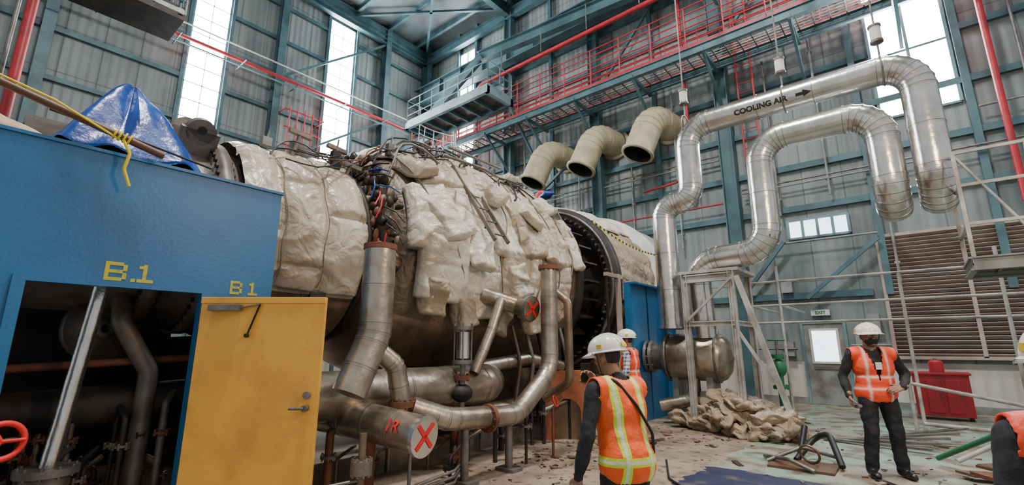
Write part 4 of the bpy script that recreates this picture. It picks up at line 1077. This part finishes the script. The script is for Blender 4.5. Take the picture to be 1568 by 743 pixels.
J=dict(lean=V((.05,.18,0)),head=V((.03,.19,1.62)),sh_l=V((-.185,.07,1.405)),sh_r=V((.20,.10,1.405)),
 el_l=V((-.29,.02,1.12)),wr_l=V((-.31,.10,.87)),el_r=V((.25,.30,1.22)),wr_r=V((.10,.44,1.40)),
 kn_l=V((-.11,.05,.49)),an_l=V((-.12,-.02,.10)),kn_r=V((.12,.10,.49)),an_r=V((.14,.06,.10)))
def phone(root):
    b=MB(); b.obox((.045,.50,1.50),V((.035,-.012,0)),V((.002,.004,0)),V((0,0,.072)),'black'); b.build('mobile_phone',root,bevel=.003)
    b=MB()
    q=[V((-.11,.14,1.50)),V((-.06,-.02,1.47)),V((.03,-.10,1.32)),V((.13,-.125,1.14)),V((.19,-.06,.99)),V((.20,.02,.95))]
    b.sweep(q,.010,CL['blackcloth'],n=8,bend=.08); b.build('shoulder_strap',root)
person((-1.45,2.80,0),66,1.60,J,{'legs':'blackcloth','top':'blackcloth','boot':'boot'},CL['vest_lime'],
 [('l',(0,.25,-1),(1,.3,0),(.2,1,.2),.5,.3),('r',(-.25,.45,.85),(-.8,-.2,0),(-.5,.5,-.3),.75,.4)],head_yaw=20,head_pitch=-8,props=phone)
J=dict(lean=V((0,-.02,0)),head=V((.0,.02,1.62)),sh_l=V((-.19,0,1.405)),sh_r=V((.19,0,1.405)),
 el_l=V((-.33,-.06,1.16)),wr_l=V((-.19,.16,1.03)),el_r=V((.29,-.05,1.14)),wr_r=V((.30,.10,.91)),
 kn_l=V((-.12,.02,.49)),an_l=V((-.15,-.03,.10)),kn_r=V((.12,.05,.49)),an_r=V((.16,.02,.10)))
def flash(root):
    b=MB(); b.cyl((.28,.13,.80),(.28,.27,.82),.013,'black',n=12); b.cyl((.28,.25,.818),(.28,.29,.822),.019,'steel',n=12); b.build('torch',root)
    b=MB(); b.obox((-.0,.155,1.27),V((.03,0,0)),V((0,.003,0)),V((0,0,.042)),'white'); b.sweep([(0,.155,1.31),(-.06,.13,1.42)],.004,CL['hair'],n=6); b.sweep([(0,.155,1.31),(.06,.13,1.42)],.004,CL['hair'],n=6); b.build('id_badge',root)
person((-.48,7.75,0),205,1.82,J,{'legs':'blackcloth','top':'blackcloth','boot':'boot'},CL['vest_pink'],
 [('l',(.9,.3,-.2),(.2,-.6,-.6),(-.1,.3,.9),.6,.4),('r',(0,.25,-1),(-1,.3,0),(-.2,1,.2),.8,.5)],head_yaw=4,mask=True,props=flash,bulk=1.10)
J=dict(lean=V((0,.03,0)),head=V((.0,.05,1.62)),sh_l=V((-.19,0,1.405)),sh_r=V((.19,0,1.405)),
 el_l=V((-.25,.0,1.12)),wr_l=V((-.2,.2,1.0)),el_r=V((.25,.02,1.13)),wr_r=V((.18,.22,1.02)),
 kn_l=V((-.10,.02,.49)),an_l=V((-.12,-.03,.10)),kn_r=V((.10,.03,.49)),an_r=V((.12,.0,.10)))
person((-3.66,7.40,0),100,1.80,J,{'legs':'navy','top':'check','boot':'boot'},CL['vest_pink'],
 [('l',(.3,.9,-.2),(.8,0,-.3),(.0,.1,1),.6,.4),('r',(-.3,.9,-.2),(-.8,0,-.3),(0,.1,1),.6,.4)],head_yaw=10)
J=dict(lean=V((0,.03,0)),head=V((.0,.05,1.62)),sh_l=V((-.19,0,1.405)),sh_r=V((.19,0,1.405)),
 el_l=V((-.25,-.02,1.12)),wr_l=V((-.26,.10,.90)),el_r=V((.25,-.02,1.12)),wr_r=V((.26,.10,.90)),
 kn_l=V((-.10,.02,.49)),an_l=V((-.12,-.03,.10)),kn_r=V((.10,.03,.49)),an_r=V((.12,.0,.10)))
person((.36,2.14,0),12,1.60,J,{'legs':'blackcloth','top':'blackcloth','boot':'boot'},CL['vest_pink'],
 [('l',(0,.25,-1),(1,.3,0),(.2,1,.2),.5,.3),('r',(0,.25,-1),(-1,.3,0),(-.2,1,.2),.5,.3)])

# ------------------------------------------------------------------ light
w=bpy.data.worlds.new('sky'); bpy.context.scene.world=w; w.use_nodes=True
w.node_tree.nodes['Background'].inputs[0].default_value=(.94,.97,1,1); w.node_tree.nodes['Background'].inputs[1].default_value=.60
def area(name,loc,tgt,size,power,col,sy=None):
    l=bpy.data.lights.new(name,'AREA'); l.energy=power; l.color=col; l.size=size
    if sy: l.shape='RECTANGLE'; l.size_y=sy
    o=bpy.data.objects.new(name,l); bpy.context.collection.objects.link(o); o.location=loc
    o.rotation_euler=(V(tgt)-V(loc)).to_track_quat('-Z','Y').to_euler()
area('added_overhead_fill',(-3,2,17.5),(-5,5,0),1.5,2500,(1,.98,.95))  # added area light above the frame, brightens the hall; no fixture modelled
area('added_overhead_fill',(2,8,17.5),(0,9,0),2,900,(.96,.98,1))  # second added overhead fill, also out of view
area('work_lamp',(2.5,4.0,5.5),(-4.5,8.0,1.5),.8,190,(1,.68,.40))
# ------------------------------------------------------------------ camera
cam=bpy.data.cameras.new('camera'); co=bpy.data.objects.new('camera',cam); bpy.context.collection.objects.link(co)
co.location=(0,0,1.55); co.rotation_euler=(math.radians(102.5),0,math.radians(40)); cam.sensor_width=36; cam.lens=36*723/1568; cam.clip_end=200
bpy.context.scene.camera=co
